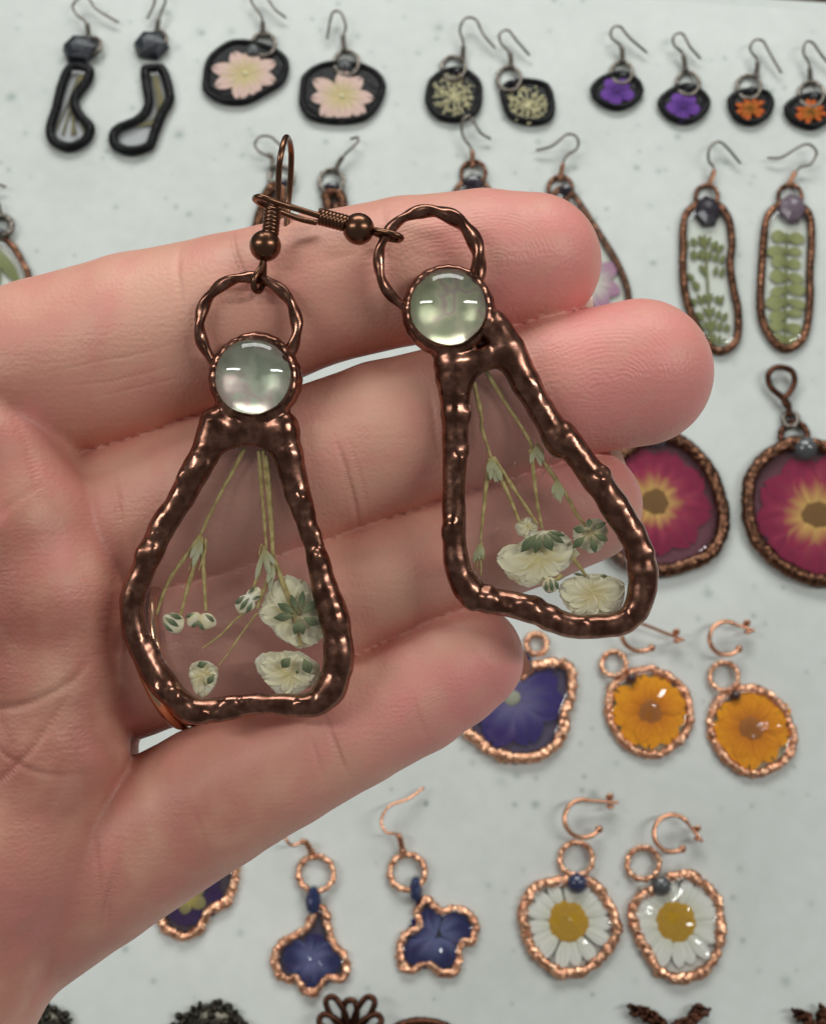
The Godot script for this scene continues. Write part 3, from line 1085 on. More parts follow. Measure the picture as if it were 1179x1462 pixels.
func make_right_earring() -> void:
	rng.seed = 6
	var off := Vector2(580, 600)
	var k := 3.1026
	var z3 := func(x: float, y: float, hw: float) -> Array: return [(500 + x / 2.563 - 580) * 3.1026, (270 + y / 2.563 - 600) * 3.1026, hw / 2.563 * 3.1026]
	var tilt := func(q: Vector2) -> float: return -0.0028 * (q.y - 700.0) - 0.001 * (q.x - 700)
	var lift := 12.7
	var o := thing_hand("earring", "right earring in the hand, slanting over the fingertips with two cream blossoms below", "earring", H(760, 720, lift), "bell shaped copper earrings held in the hand")
	var chain := [z3.call(368, 640, 66), z3.call(376, 720, 62), z3.call(383, 800, 54), [218, 0, 64], [216, 150, 56], [210, 310, 54], [213, 450, 54], [218, 600, 60], [235, 690, 62], [290, 765, 68], [380, 802, 59], [485, 820, 59], [590, 855, 61], [665, 892, 58], [740, 915, 55], [835, 916, 56], [945, 900, 58], [1012, 842, 63], [1046, 740, 69], [1042, 640, 70], [1010, 530, 66], [962, 445, 66], [895, 342, 64], [820, 235, 67], [745, 138, 63], [690, 60, 62], z3.call(775, 930, 56), z3.call(695, 805, 52), z3.call(640, 705, 55), z3.call(585, 605, 58), z3.call(542, 518, 54)]
	var line := make_frame(o, chain, off, k, Vector2(640, 441), lift, tilt, [[z3.call(385, 640, 50), z3.call(490, 610, 38)], [z3.call(400, 665, 42), z3.call(470, 630, 38)], [z3.call(470, 628, 40), z3.call(545, 600, 46)], [z3.call(566, 575, 58), z3.call(525, 480, 36)], [z3.call(400, 700, 44), z3.call(440, 655, 36)]], 12)
	var zt := func(q: Vector2) -> float: return lift - 0.9 + tilt.call(q)
	var mid := PackedVector3Array()
	for p in line:
		mid.append(p + Vector3(0, 0, -0.95))
	part("resin", slab(mid, Vector3(0, 0, 1), 1.6, 0.06, 7, func(t: float, _a: float, p: Vector3) -> float: return (0.09 * rough_noise.get_noise_3dv(p * 16.0) + 0.02 * rough_noise.get_noise_3dv(p * 60.0)) * (1.0 - t)), M.resin, o)
	var a: Array = z3.call(452, 710, 0)
	var b: Array = z3.call(490, 655, 0)
	stems(o, [[a, z3.call(480, 840, 0), [335, 40], [375, 165]], [[370, 170], [352, 300], [340, 420], [328, 530]], [[378, 170], [420, 260], [465, 360], [500, 450]], [[385, 165], [440, 250], [520, 370], [580, 460]], [b, z3.call(560, 770, 0), z3.call(620, 860, 0), [545, 90], [560, 130]], [[552, 130], [565, 250], [580, 370], [600, 480]], [[575, 140], [640, 230], [700, 320], [750, 410], [795, 470]], [[735, 610], [770, 655], [795, 690]], [[690, 690], [640, 720]]], off, k, zt)
	stems(o, [[[575, 105], [600, 125], [605, 150]], [[330, 540], [345, 590], [340, 620]], [[325, 600], [330, 650], [328, 690]], [[318, 600], [312, 640], [305, 665]], [[660, 260], [670, 300], [690, 320]]], off, k, zt, 0.15)
	for at in [[375, 170], [572, 115], [325, 545], [668, 262], [388, 190]]:
		for j in 5:
			var q := zoomed(at, off, k)
			var p := H(q.x, q.y, zt.call(q) + 0.3)
			part("bract", petal(p, p + Vector3(rng.randf_range(-0.8, 1.2), -rng.randf_range(1.2, 2.8), rng.randf_range(0, 0.3)), 0.3, Vector3(0, 0, 1), 0.15, lin(170, 162, 106), lin(188, 188, 146)), M.sepal, o)
	var back := func(q: Vector2) -> float: return zt.call(q) - 0.4
	ruffled(o, "flower", [[480, 470], [510, 440], [555, 430], [580, 470], [560, 510], [510, 515]], off, k, back)
	ruffled(o, "flower", [[420, 580], [500, 545], [560, 500], [660, 490], [720, 515], [745, 570], [765, 590], [715, 650], [660, 690], [600, 715], [540, 740], [470, 710], [430, 660], [402, 625]], off, k, func(q: Vector2) -> float: return zt.call(q) - 0.3)
	ruffled(o, "flower", [[690, 720], [760, 685], [850, 680], [930, 700], [968, 740], [960, 810], [920, 850], [840, 862], [750, 860], [700, 820], [678, 770]], off, k, func(q: Vector2) -> float: return zt.call(q) - 0.3)
	ruffled(o, "flower", [[740, 480], [790, 450], [850, 435], [888, 480], [880, 540], [830, 590], [780, 570], [745, 540]], off, k, back)
	sepals(o, [[590, 490, 515, 575, 28], [595, 495, 572, 580, 24], [605, 495, 640, 570, 28], [610, 490, 690, 540, 18], [615, 488, 695, 510, 13], [805, 495, 745, 480, 20], [800, 505, 742, 560, 22], [815, 505, 835, 580, 20], [820, 500, 885, 530, 18], [820, 490, 878, 455, 14], [808, 485, 810, 440, 16], [800, 688, 745, 680, 8], [850, 690, 885, 690, 10]], off, k, zt)
	bubbles(o, [[420, 60, 0.12], [480, 190, 0.15], [620, 330, 0.1], [400, 480, 0.14], [690, 420, 0.11], [330, 420, 0.09], [560, 780, 0.12]], off, k, zt)
	bud(o, [640, 730], 38, -1.4, off, k, zt, 3)
	rope_ring(o, H(612, 374, lift + 1.0), 66.0 * PX, 0.7, -0.55, PI + 1.15, Vector3(0, 0, 0.4), func(an: float) -> float: return 1.2 - 0.35 * smoothstep(0.8, 2.6, an))
	stone(o, H(640, 441, lift + 1.5 + tilt.call(Vector2(640, 441))), 52.5 * PX, 2.6, 131, srgb(236, 234, 202))
	var hz := lift + 1.2
	ear_bead(o, H(512, 327, hz), 21.0 * PX)
	coil(o, H(497, 320, hz), H(456, 309, hz + 0.2), 8.3 * PX, 0.31, 8)
	var w := PackedVector3Array([H(502, 322, hz), H(470, 313, hz + 0.2), H(452, 307, hz + 0.4), H(414, 295, hz + 1.0), H(390, 287, hz + 1.8), H(372, 281, hz + 2.0), H(364, 284, hz + 0.6), H(374, 291, hz - 1.0), H(400, 302, hz - 2.2), H(430, 313, hz - 3.0), H(452, 318, hz - 3.4)])
	part("ear_wire", sweep(even(spline(w, false, 8), false, 0.35), 0.36, 10), M.wire, o)
	var e := PackedVector3Array([H(530, 328, hz), H(545, 330, hz + 0.7), H(562, 334, hz + 1.0), H(573, 339, hz + 0.4), H(568, 343, hz - 0.6), H(552, 340, hz - 0.7), H(538, 334, hz - 0.4), H(528, 329, hz)])
	part("eye_loop", sweep(even(spline(e, false, 8), false, 0.3), 0.34, 10), M.wire, o)

# ------------------------------------------------------------------ jewellery laid out on the table
const PT := 0.172                # millimetres per photograph pixel on the table

func table_points(pts: Array, off: Vector2, k: float, h: float) -> PackedVector3Array:
	var out := PackedVector3Array()
	for p in pts:
		var q := zoomed(p, off, k)
		out.append(T(q.x, q.y, h))
	return out

func outline_of(pts: Array, off: Vector2, k: float, h: float) -> PackedVector3Array:
	return even(spline(table_points(pts, off, k, h), true, 8), true, 0.45)

func shrink(path: PackedVector3Array, by: float) -> PackedVector3Array:
	var out := PackedVector3Array()
	var n := path.size()
	var area := 0.0
	for i in n:
		area += path[i].x * path[(i + 1) % n].z - path[(i + 1) % n].x * path[i].z
	var s := 1.0 if area > 0 else -1.0
	for i in n:
		var t := (path[(i + 1) % n] - path[(i - 1 + n) % n]).normalized()
		out.append(path[i] + Vector3(-t.z, 0, t.x) * s * by)
	return out

func rim(o: Node3D, path: PackedVector3Array, r: float, mat: Material, lumps: float, called := "frame") -> void:
	var prof := func(_i: int, _a: float, p: Vector3) -> float:
		return 1.0 + lumps * rough_noise.get_noise_3dv(p * 62.0) + lumps * 0.6 * rough_noise.get_noise_3dv(p * 21.0)
	part(called, sweep(path, r, 12, true, prof, Vector3.UP), mat, o)

func table_ring(o: Node3D, c: Array, r: float, off: Vector2, k: float, wire: float, mat: Material, lumps := 0.3, called := "jump_ring") -> void:
	var path := PackedVector3Array()
	for j in 48:
		var a := TAU * j / 48
		var q := zoomed([c[0] + r * cos(a), c[1] + r * sin(a)], off, k)
		path.append(T(q.x, q.y, 1.4 + 0.7 * sin(a + 0.6)))
	var prof := func(i: int, ang: float, p: Vector3) -> float:
		return 1.0 + lumps * 0.6 * sin(i * TAU / 4.0 + ang) + lumps * rough_noise.get_noise_3dv(p * 50.0)
	part(called, sweep(path, wire, 8, true, prof), mat, o)

func hook(o: Node3D, pts: Array, off: Vector2, k: float, mat: Material, sleeve: Material, high := 4.0) -> void:
	var path := PackedVector3Array()
	var n := pts.size()
	for i in n:
		var q := zoomed(pts[i], off, k)
		path.append(T(q.x, q.y, 1.4 + high * sin(PI * clampf(float(i) / (n - 1) * 0.95, 0, 1)) * 0.5))
	var fine := even(spline(path, false, 8), false, 0.5)
	part("ear_wire", sweep(fine, 0.36, 8), mat, o)
	var sl := fine.slice(0, mini(9, fine.size() / 3))
	var prof := func(i: int, _a: float, _p: Vector3) -> float: return 1.0 + 0.12 * sin(i * 2.6)
	part("coil", sweep(sl, 0.72, 10, false, prof), sleeve, o)
	part("bead", ball(fine[0], Vector3.ONE * 0.95, 12), sleeve, o)

func gem(o: Node3D, c: Array, rx: float, ry: float, off: Vector2, k: float, mat: Material, facets := 7, called := "crystal", high := 1.9) -> void:
	var q := zoomed(c, off, k)
	var p := T(q.x, q.y, 0.0)
	var s := PT / k
	var v := PackedVector3Array()
	var idx := PackedInt32Array()
	if facets > 12:
		part(called, ball(p + Vector3(0, 1.2, 0), Vector3(rx * s, high, ry * s), 20), mat, o)
		return
	var rings := [[0.75, 0.2], [1.0, 1.0], [0.86, high], [0.45, high + 0.8]]
	for r in rings:
		for j in facets:
			var a := TAU * (j + 0.3 * rng.randf()) / facets
			v.append(p + Vector3(cos(a) * rx * s * r[0], r[1], sin(a) * ry * s * r[0]))
	v.append(p + Vector3(0, high + 0.95, 0))
	for r in 3:
		for j in facets:
			var j2 := (j + 1) % facets
			idx.append_array([r * facets + j, (r + 1) * facets + j, r * facets + j2, r * facets + j2, (r + 1) * facets + j, (r + 1) * facets + j2])
	for j in facets:
		idx.append_array([3 * facets + j, v.size() - 1, 3 * facets + (j + 1) % facets])
	var sh := shape_new()
	for t in idx:
		sh.v.append(v[t])
		sh.i.append(sh.i.size())
	part(called, sh, mat, o)

# petals round a centre: angles, inner and outer radius and half width in photograph pixels
func blossom(o: Node3D, c: Vector2, n: int, r0: float, r1: float, half: float, h: float, c0: Color, c1: Color, rot := 0.0, notch := 0.0, jit := 0.12, squash := Vector2.ONE, lift := 0.35, full := 0.62) -> void:
	for j in n:
		var a := rot + TAU * (j + rng.randf_range(-jit, jit)) / n
		var d := Vector2(cos(a), sin(a)) * squash
		var out := r1 * rng.randf_range(0.92, 1.06)
		var z := h + 0.09 * (j % 3)
		part("petal", petal(T(c.x + d.x * r0, c.y + d.y * r0, z), T(c.x + d.x * out, c.y + d.y * out, z), half * PT * rng.randf_range(0.9, 1.08), Vector3.UP, lift, c0, c1, full, notch, 0.06), M.petal_wet, o)

func heart(o: Node3D, c: Vector2, r: float, h: float, mat: Material, squash := 1.0) -> void:
	part("flower_centre", ball(T(c.x, c.y, h), Vector3(r * PT, 0.7, r * PT * squash), 36, Basis(), 0.0, 0.12), mat, o)

func hoop(o: Node3D, c: Array, r: float, off: Vector2, k: float, from: float, to: float, clasp: Array, mat: Material) -> void:
	var path := PackedVector3Array()
	for j in 40:
		var a := lerpf(from, to, j / 39.0)
		var q := zoomed([c[0] + r * cos(a), c[1] + r * sin(a)], off, k)
		path.append(T(q.x, q.y, 2.4 + 1.6 * sin(a * 0.5)))
	part("hoop", sweep(path, 0.55, 10), mat, o)
	part("hoop_end", ball(path[0], Vector3.ONE * 0.95, 12), mat, o)
	var q2 := zoomed(clasp, off, k)
	var p := T(q2.x, q2.y, 2.6)
	part("post", sweep(PackedVector3Array([path[39], p, p + (p - path[39]).normalized() * 2.2]), 0.4, 8), mat, o)
	for s in [-1, 1]:                                   # the two scrolls of the butterfly clasp
		var c2 := p + Vector3(0.2, 0.3, s * 1.1)
		var loop := PackedVector3Array()
		for j in 14:
			var a2 := TAU * j / 14
			loop.append(c2 + Vector3(cos(a2) * 0.55, sin(a2) * 0.9, sin(a2) * 0.3 * s))
		part("clasp_scroll", sweep(loop, 0.42, 8, true), mat, o)

func black_pendant(label: String, out_pts: Array, off: Vector2, k: float, hook_pts: Array, ring_c: Array, ring_r: float, group: String) -> Node3D:
	var c := zoomed([0, 0], off, k)
	var path := outline_of(out_pts, off, k, 0.15)
	var mid := Vector3.ZERO
	for p in path:
		mid += p
	mid /= path.size()
	var o := thing_table("earring", label, "earring", mid, group)
	part("resin_base", slab(shrink(path, 0.3), Vector3.UP, 1.3, 0.25), M.black, o)
	var up := PackedVector3Array()
	for p in shrink(path, 0.9):
		up.append(p + Vector3(0, 1.15, 0))
	rim(o, up, 0.95, M.black, 0.1)
	if ring_r > 0:
		table_ring(o, ring_c, ring_r, off, k, 0.6, M.steel, 0.2)
	if hook_pts.size():
		hook(o, hook_pts, off, k, M.steel, M.steel)
	return o

func framed_pendant(label: String, out_pts: Array, off: Vector2, k: float, width: float, mat: Material, lumps: float, group := "", called := "earring", wavy := 0.05) -> Array:
	var path := outline_of(out_pts, off, k, 0.0)
	var mid := Vector3.ZERO
	for p in path:
		mid += p
	mid /= path.size()
	var o := thing_table(called, label, "earring" if called == "earring" else "pendant", mid, group)
	var r := width * PT * 0.5
	var up := PackedVector3Array()
	for p in shrink(path, r * 0.9):
		up.append(p + Vector3(0, r * 0.95, 0))
	rim(o, up, r, mat, lumps * (1.55 if mat == M.copper else 0.75))
	var base := shrink(path, r)
	var lifted := PackedVector3Array()
	for p in base:
		lifted.append(p + Vector3(0, 0.15, 0))
	part("resin", slab(lifted, Vector3.UP, 1.7, 0.04, 6, func(t: float, _a: float, p: Vector3) -> float: return wavy * rough_noise.get_noise_3dv(p * 16.0) * (1.0 - t * t) - 0.06 * exp(-pow((t - 0.72) / 0.18, 2))), M.clear, o)
	return [o, base]

func make_black_row() -> void:
	rng.seed = 30
	var off := Vector2.ZERO
	var k := 1.965
	# two slim drops with dried sprigs
	var slim := [
		["slim black drop earring leaning right with a dark bead, first in the far row", [[190, 195], [225, 185], [265, 200], [262, 235], [228, 285], [235, 320], [270, 365], [250, 410], [195, 432], [145, 410], [133, 370], [150, 310], [165, 250]], [[250, 105], [243, 65], [215, 40], [205, 15], [225, -6], [250, -4], [270, 25], [332, 62]], [230, 150], [262, 128]],
		["slim black drop earring curved like a boot with a slate bead", [[400, 200], [435, 190], [470, 200], [492, 280], [470, 330], [450, 380], [430, 425], [370, 442], [320, 425], [309, 390], [330, 360], [385, 335], [408, 300], [402, 250]], [[440, 95], [445, 60], [455, 30], [465, 0], [460, -20], [440, -10], [430, 20], [414, 52]], [428, 138], [445, 110]]]
	for s in slim:
		var res := framed_pendant(s[0], s[1], off, k, 16.0, M.black, 0.08, "slim black drop earrings")
		var o: Node3D = res[0]
		var pts: Array = s[1]
		var c0 := Vector2((pts[0][0] + pts[2][0]) * 0.5, pts[0][1] + 14)
		for j in 5:                                     # dried stalks in the clear resin
			var b := Vector2(pts[8 if j % 2 else 9][0] + (j - 2) * 13 + 32, pts[9][1] - 20)
			var m2 := Vector2(pts[4][0] - 25 + (j - 2) * 5, pts[4][1])
			part("stalk", sweep(even(spline(table_points([[c0.x + (j - 2) * 3, c0.y], [m2.x, m2.y], [b.x, b.y - 12]], off, k, 0.9), false, 8), false, 0.6), 0.3, 6, false, lumpy(0.4, 40.0)), plain(srgb(104 + j * 8, 100 + j * 6, 78), 0.8), o)
		part("resin_backing", slab(shrink(res[1], 0.2), Vector3.UP, 0.35, 0.0), plain(srgb(176, 178, 180), 0.5), o)
		gem(o, s[3], 58, 54, off, k, M.black_bead, 6, "bead", 3.2)
		table_ring(o, s[4], 22, off, k, 0.6, M.steel, 0.1)
		hook(o, s[2], off, k, M.steel, M.steel)
	# pale pink blossoms
	var g := "black resin earrings with pale pink blossoms"
	var pink := [["black resin earring with a pale pink blossom, its hook cut off by the photo's top", [[570, 230], [585, 170], [640, 125], [700, 120], [770, 140], [812, 180], [800, 235], [750, 270], [690, 298], [620, 295], [575, 265]], [[738, 100], [735, 50], [715, 20], [705, 0], [715, -25], [745, -12], [770, 25], [802, 50]], [740, 125], 32, Vector2(350, 106), [712, 155]],
		["black resin earring with a ragged pink blossom, whole hook in view", [[840, 270], [850, 220], [900, 185], [975, 178], [1050, 200], [1083, 245], [1065, 305], [1020, 345], [940, 353], [870, 340], [842, 305]], [[966, 140], [962, 105], [970, 75], [957, 37], [936, 33], [926, 60], [918, 110]], [972, 178], 34, Vector2(488, 138), [967, 195]]]
	for s in pink:
		var o := black_pendant(s[0], s[1], off, k, s[2], s[3], s[4], g)
		blossom(o, s[5], 8, 2.0, 48, 14, 1.7, lin(206, 188, 140), lin(224, 192, 182), 0.3 if s[5].x < 400 else 0.75, 0.22, 0.16, Vector2(1.0, 0.78), 0.4)
		heart(o, s[5], 5, 1.9, M.lace)
		gem(o, s[6], 26, 26, off, k, M.bead_grey, 14, "bead", 2.2)
	# lace flowers
	off = Vector2(580, 0)
	k = 1.968
	g = "black resin earrings with cream lace flowers"
	var lace := [["round black resin earring with a cream lace flower, left one of its pair", [[52, 280], [65, 230], [110, 200], [160, 198], [205, 230], [214, 280], [200, 325], [150, 348], [95, 343], [62, 315]], [[157, 170], [160, 120], [150, 85], [165, 52], [195, 55], [215, 95], [248, 135]], [132, 192], 33, Vector2(647, 137), 34.0, 36.0],
		["squarish black resin earring with a cream lace flower, right one of its pair", [[262, 260], [285, 235], [340, 228], [395, 242], [415, 285], [412, 335], [380, 355], [325, 354], [285, 335], [268, 300]], [[294, 188], [290, 150], [265, 120], [262, 95], [285, 85], [310, 115], [345, 155]], [288, 222], 33, Vector2(753, 150), 33.0, 28.0]]
	for s in lace:
		var o := black_pendant(s[0], s[1], off, k, s[2], s[3], s[4], g)
		var sh := shape_new()
		for j in 150:
			var a := rng.randf() * TAU
			var r := sqrt(rng.randf())
			var clump := 0.88 + 0.12 * sin(a * 9.0)
			var q: Vector2 = s[5] + Vector2(cos(a) * s[6], sin(a) * s[7]) * r * clump
			join(sh, ball(T(q.x, q.y, 1.75), Vector3(0.32, 0.25, 0.32) * rng.randf_range(0.7, 1.4), 6))
		sh.erase("c")
		var fl := part("lace_florets", sh, M.lace, o)
		fl.set_meta("kind", "stuff")
		for j in 12:
			var a2 := TAU * (j + rng.randf_range(-0.2, 0.2)) / 12
			part("lace_stalk", sweep(PackedVector3Array([T(s[5].x, s[5].y, 1.6), T(s[5].x + cos(a2) * s[6] * 0.85, s[5].y + sin(a2) * s[7] * 0.85, 1.65)]), 0.2, 5), M.lace, o)
		gem(o, [s[3][0] + 8, s[3][1] + 22], 17, 15, off, k, M.crystal, 6, "crystal", 2.0)
	# violet and orange florets
	g = "black resin earrings with violet florets"
	var small := [["oval black resin earring with a violet floret, tilted, left of two", [[514, 262], [540, 225], [600, 206], [645, 225], [665, 262], [640, 300], [590, 316], [540, 298]], [[607, 172], [602, 130], [575, 105], [578, 80], [600, 75], [625, 105], [675, 148]], [604, 205], 30, Vector2(880, 131), 0],
		["oval black resin earring with a violet floret, the nearer of two", [[702, 295], [735, 258], [790, 240], [835, 265], [852, 300], [825, 340], [780, 355], [730, 338]], [[783, 196], [775, 150], [750, 125], [752, 100], [775, 95], [795, 130], [825, 165]], [790, 236], 32, Vector2(975, 153), 0],
		["small black resin earring with orange florets and an open ring above", [[897, 290], [925, 262], [970, 254], [1015, 265], [1030, 300], [1010, 340], [965, 358], [918, 340]], [[982, 215], [985, 170], [965, 140], [975, 115], [1000, 115], [1020, 150], [1052, 205]], [961, 245], 33, Vector2(1070, 156), 1],
		["small black resin earring with red orange florets, cut by the photo's edge", [[1055, 310], [1085, 280], [1135, 267], [1185, 280], [1205, 315], [1180, 352], [1135, 370], [1078, 350]], [[1134, 232], [1130, 180], [1115, 150], [1120, 120], [1140, 120], [1165, 155], [1195, 190]], [1136, 266], 35, Vector2(1156, 161), 1]]
	for s in small:
		var o := black_pendant(s[0], s[1], off, k, s[2], s[3], s[4], g if s[6] == 0 else "black resin earrings with orange florets")
		if s[6] == 0:
			blossom(o, s[5], 5, 1.0, 25, 11, 1.75, lin(80, 50, 120), lin(116, 74, 160), 0.4, 0.1, 0.12, Vector2(1.05, 0.85))
			heart(o, s[5], 3, 1.9, plain(srgb(90, 60, 120), 0.7))
		else:
			blossom(o, s[5], 9, 2.0, 22, 4.5, 1.75, lin(112, 74, 32), lin(206, 104, 52), 0.2, 0.1, 0.3, Vector2(1.1, 0.85), 0.5)
			blossom(o, s[5], 6, 0.0, 13, 4.5, 2.0, lin(120, 84, 36), lin(196, 112, 52), 0.5, 0.1, 0.3, Vector2(1.1, 0.85), 0.5)
		gem(o, [s[3][0] + 2, s[3][1] + 18], 14, 12, off, k, M.bead_grey, 14, "bead", 1.9)

func make_bronze_row() -> void:
	rng.seed = 40
	var off := Vector2(840, 180)
	var k := 3.478
	var fern := [["long bronze earring with a speckled fern leaf and a black crystal", [[452, 480], [500, 400], [585, 370], [660, 400], [710, 480], [725, 600], [715, 700], [735, 830], [755, 930], [750, 1060], [700, 1130], [620, 1140], [540, 1060], [480, 930], [450, 800], [445, 640]], [[598, 290], [622, 215], [595, 170], [600, 110], [640, 78], [680, 100], [752, 186]], [585, 350], 55, [582, 438], 58, 82, Vector2(575, 540), Vector2(610, 1100), 0],
		["long bronze earring with a full green fern leaf and a mauve crystal", [[850, 520], [880, 430], [950, 385], [1050, 395], [1105, 450], [1118, 560], [1110, 750], [1110, 900], [1080, 1060], [1000, 1130], [920, 1110], [850, 1010], [828, 900], [835, 700]], [[990, 292], [1042, 208], [1100, 190], [1130, 130], [1090, 90], [1030, 110], [960, 155], [888, 158]], [998, 350], 58, [1000, 425], 64, 78, Vector2(982, 530), Vector2(975, 1090), 1]]
	for s in fern:
		var res := framed_pendant(s[0], s[1], off, k, 13.0, M.bronze, 0.12, "long bronze fern earrings")
		var o: Node3D = res[0]
		var a: Vector2 = s[8]
		var b: Vector2 = s[9]
		part("backing", slab(shrink(res[1], 0.1), Vector3.UP, 0.3, 0.0), plain(srgb(208, 212, 202), 0.5), o)
		part("stalk", sweep(table_points([[a.x, a.y], [(a.x + b.x) / 2, (a.y + b.y) / 2], [b.x, b.y]], off, k, 0.95), 0.3, 6), plain(srgb(112, 116, 60), 0.8), o)
		var rows := 8 if s[10] == 0 else 9
		for j in rows:
			for side in [-1, 1]:
				if s[10] == 0 and rng.randf() < 0.08:
					continue
				var t := (j + 0.4) / rows
				var p := a.lerp(b, t)
				var reach: float = (112.0 if s[10] == 0 else 100.0) * (1.0 - 0.35 * maxf(0.0, t - 0.75) * 3.0) * rng.randf_range(0.72, 1.05)
				var q := p + Vector2(side * reach, rng.randf_range(-16, 34) + (20 if s[10] == 0 else 0))
				var g0 := lin(118, 122, 62)
				var g1 := lin(146, 150, 92) if s[10] else lin(98, 106, 44)
				if s[10] == 0:                          # broken leaflet: a few separate lobes along its length
					for e in 3:
						if rng.randf() < 0.2:
							continue
						var u0 := p.lerp(q, e / 3.0 + 0.02)
						var u1 := p.lerp(q, (e + rng.randf_range(0.75, 1.1)) / 3.0)
						var pts := table_points([[u0.x, u0.y], [u1.x, u1.y]], off, k, 0.9)
						part("leaflet", petal(pts[0], pts[1], rng.randf_range(22, 38) * PT / k, Vector3.UP, 0.25, g0, g1), M.petal, o)
				else:
					var pts2 := table_points([[p.x, p.y], [q.x, q.y]], off, k, 0.9)
					part("leaflet", petal(pts2[0], pts2[1], rng.randf_range(24, 44) * PT / k, Vector3.UP, 0.25, g0, g1, 0.62, 0.0, 0.05), M.petal, o)
		gem(o, s[5], s[6] * 1.25, s[7] * 1.2, off, k, M.crystal if s[10] == 0 else M.crystal_mauve, 7, "crystal", 2.6)
		table_ring(o, s[3], s[4], off, k, 0.62, M.bronze, 0.15)
		hook(o, s[2], off, k, M.steel, M.hook_copper)
	# drops half hidden behind the index finger
	off = Vector2(580, 0)
	k = 1.968
	var g := "bronze drop earrings partly hidden behind the hand"
	var hidden := [["bronze teardrop earring with pale petals beside the index fingertip", [[432, 528], [470, 545], [510, 600], [555, 670], [600, 745], [630, 830], [620, 920], [540, 985], [440, 950], [385, 800], [380, 640], [400, 560]], [[432, 502], [445, 445], [480, 415], [478, 385], [450, 378], [410, 410], [365, 422]], [432, 530], 34, [447, 545], 26, 22, true],
		["bronze drop earring with a violet crystal cap above the index finger", [[185, 500], [225, 520], [250, 570], [255, 680], [225, 780], [150, 780], [115, 680], [122, 570], [145, 520]], [[186, 465], [183, 420], [160, 385], [156, 345], [175, 325], [190, 345], [210, 375], [236, 390]], [188, 487], 34, [187, 522], 40, 30, false]]
	for s in hidden:
		var res := framed_pendant(s[0], s[1], off, k, 11.0, M.bronze, 0.15, g)
		var o: Node3D = res[0]
		part("backing", slab(shrink(res[1], 0.1), Vector3.UP, 0.3, 0.0), plain(srgb(200, 200, 190), 0.5), o)
		gem(o, s[5], s[6], s[7], off, k, M.crystal, 6, "crystal", 2.4)
		if s[8]:
			var c := Vector2(845, 405)
			blossom(o, c, 7, 4, 44, 14, 0.9, lin(206, 200, 188), lin(176, 132, 158), 0.2)
		table_ring(o, s[3], s[4], off, k, 0.6, M.bronze, 0.15)
		hook(o, s[2], off, k, M.steel, M.hook_copper)
	off = Vector2.ZERO
	k = 1.965
	var slim := [["narrow bronze stick earring behind the left earring's upright wire", [[750, 530], [800, 525], [808, 600], [790, 720], [740, 760], [700, 720], [715, 620]], [[765, 470], [762, 440], [738, 432], [716, 410], [726, 385], [758, 383], [784, 405], [800, 420]], [790, 500], 34],
		["narrow bronze stick earring right of the left earring's upright wire", [[905, 545], [965, 545], [978, 610], [990, 700], [960, 740], [915, 700], [912, 610]], [[940, 478], [962, 440], [1000, 402], [1004, 386], [984, 390]], [930, 510], 34]]
	for s in slim:
		var res := framed_pendant(s[0], s[1], off, k, 17.0, M.bronze, 0.25, "narrow bronze stick earrings")
		var o: Node3D = res[0]
		part("backing", slab(shrink(res[1], -0.3), Vector3.UP, 0.9, 0.0), M.bronze, o)
		table_ring(o, s[3], s[4], off, k, 0.6, M.steel, 0.15)
		gem(o, [s[3][0] + 4, s[3][1] + 26], 30, 22, off, k, M.crystal, 6, "crystal", 2.4)
		hook(o, s[2], off, k, M.steel, M.steel)
	var res2 := framed_pendant("bronze drop earring with olive leaves at the left edge above the hand", [[-60, 375], [-40, 348], [0, 335], [22, 350], [38, 375], [48, 400], [52, 450], [10, 500], [-45, 460]], Vector2.ZERO, 1.0, 12.0, M.bronze, 0.25, g)
	var o2: Node3D = res2[0]
	part("backing", slab(shrink(res2[1], 0.1), Vector3.UP, 0.3, 0.0), plain(srgb(214, 216, 206), 0.5), o2)
	for t in [[-8, 352, 28, 405], [-14, 352, -2, 410], [-18, 355, -40, 420]]:
		part("leaf", petal(T(t[0], t[1], 0.9), T(t[2], t[3], 0.9), 1.6, Vector3.UP, 0.3, lin(140, 146, 92), lin(118, 124, 70)), M.petal, o2)
	table_ring(o2, [3, 323], 14, Vector2.ZERO, 1.0, 0.9, M.steel, 0.2)
	gem(o2, [2, 338], 12, 9, Vector2.ZERO, 1.0, M.bead_grey, 14, "bead", 2.6)
	hook(o2, [[2, 309], [-4, 290], [-18, 278], [-16, 262], [-6, 262], [9, 267]], Vector2.ZERO, 1.0, M.steel, M.steel)

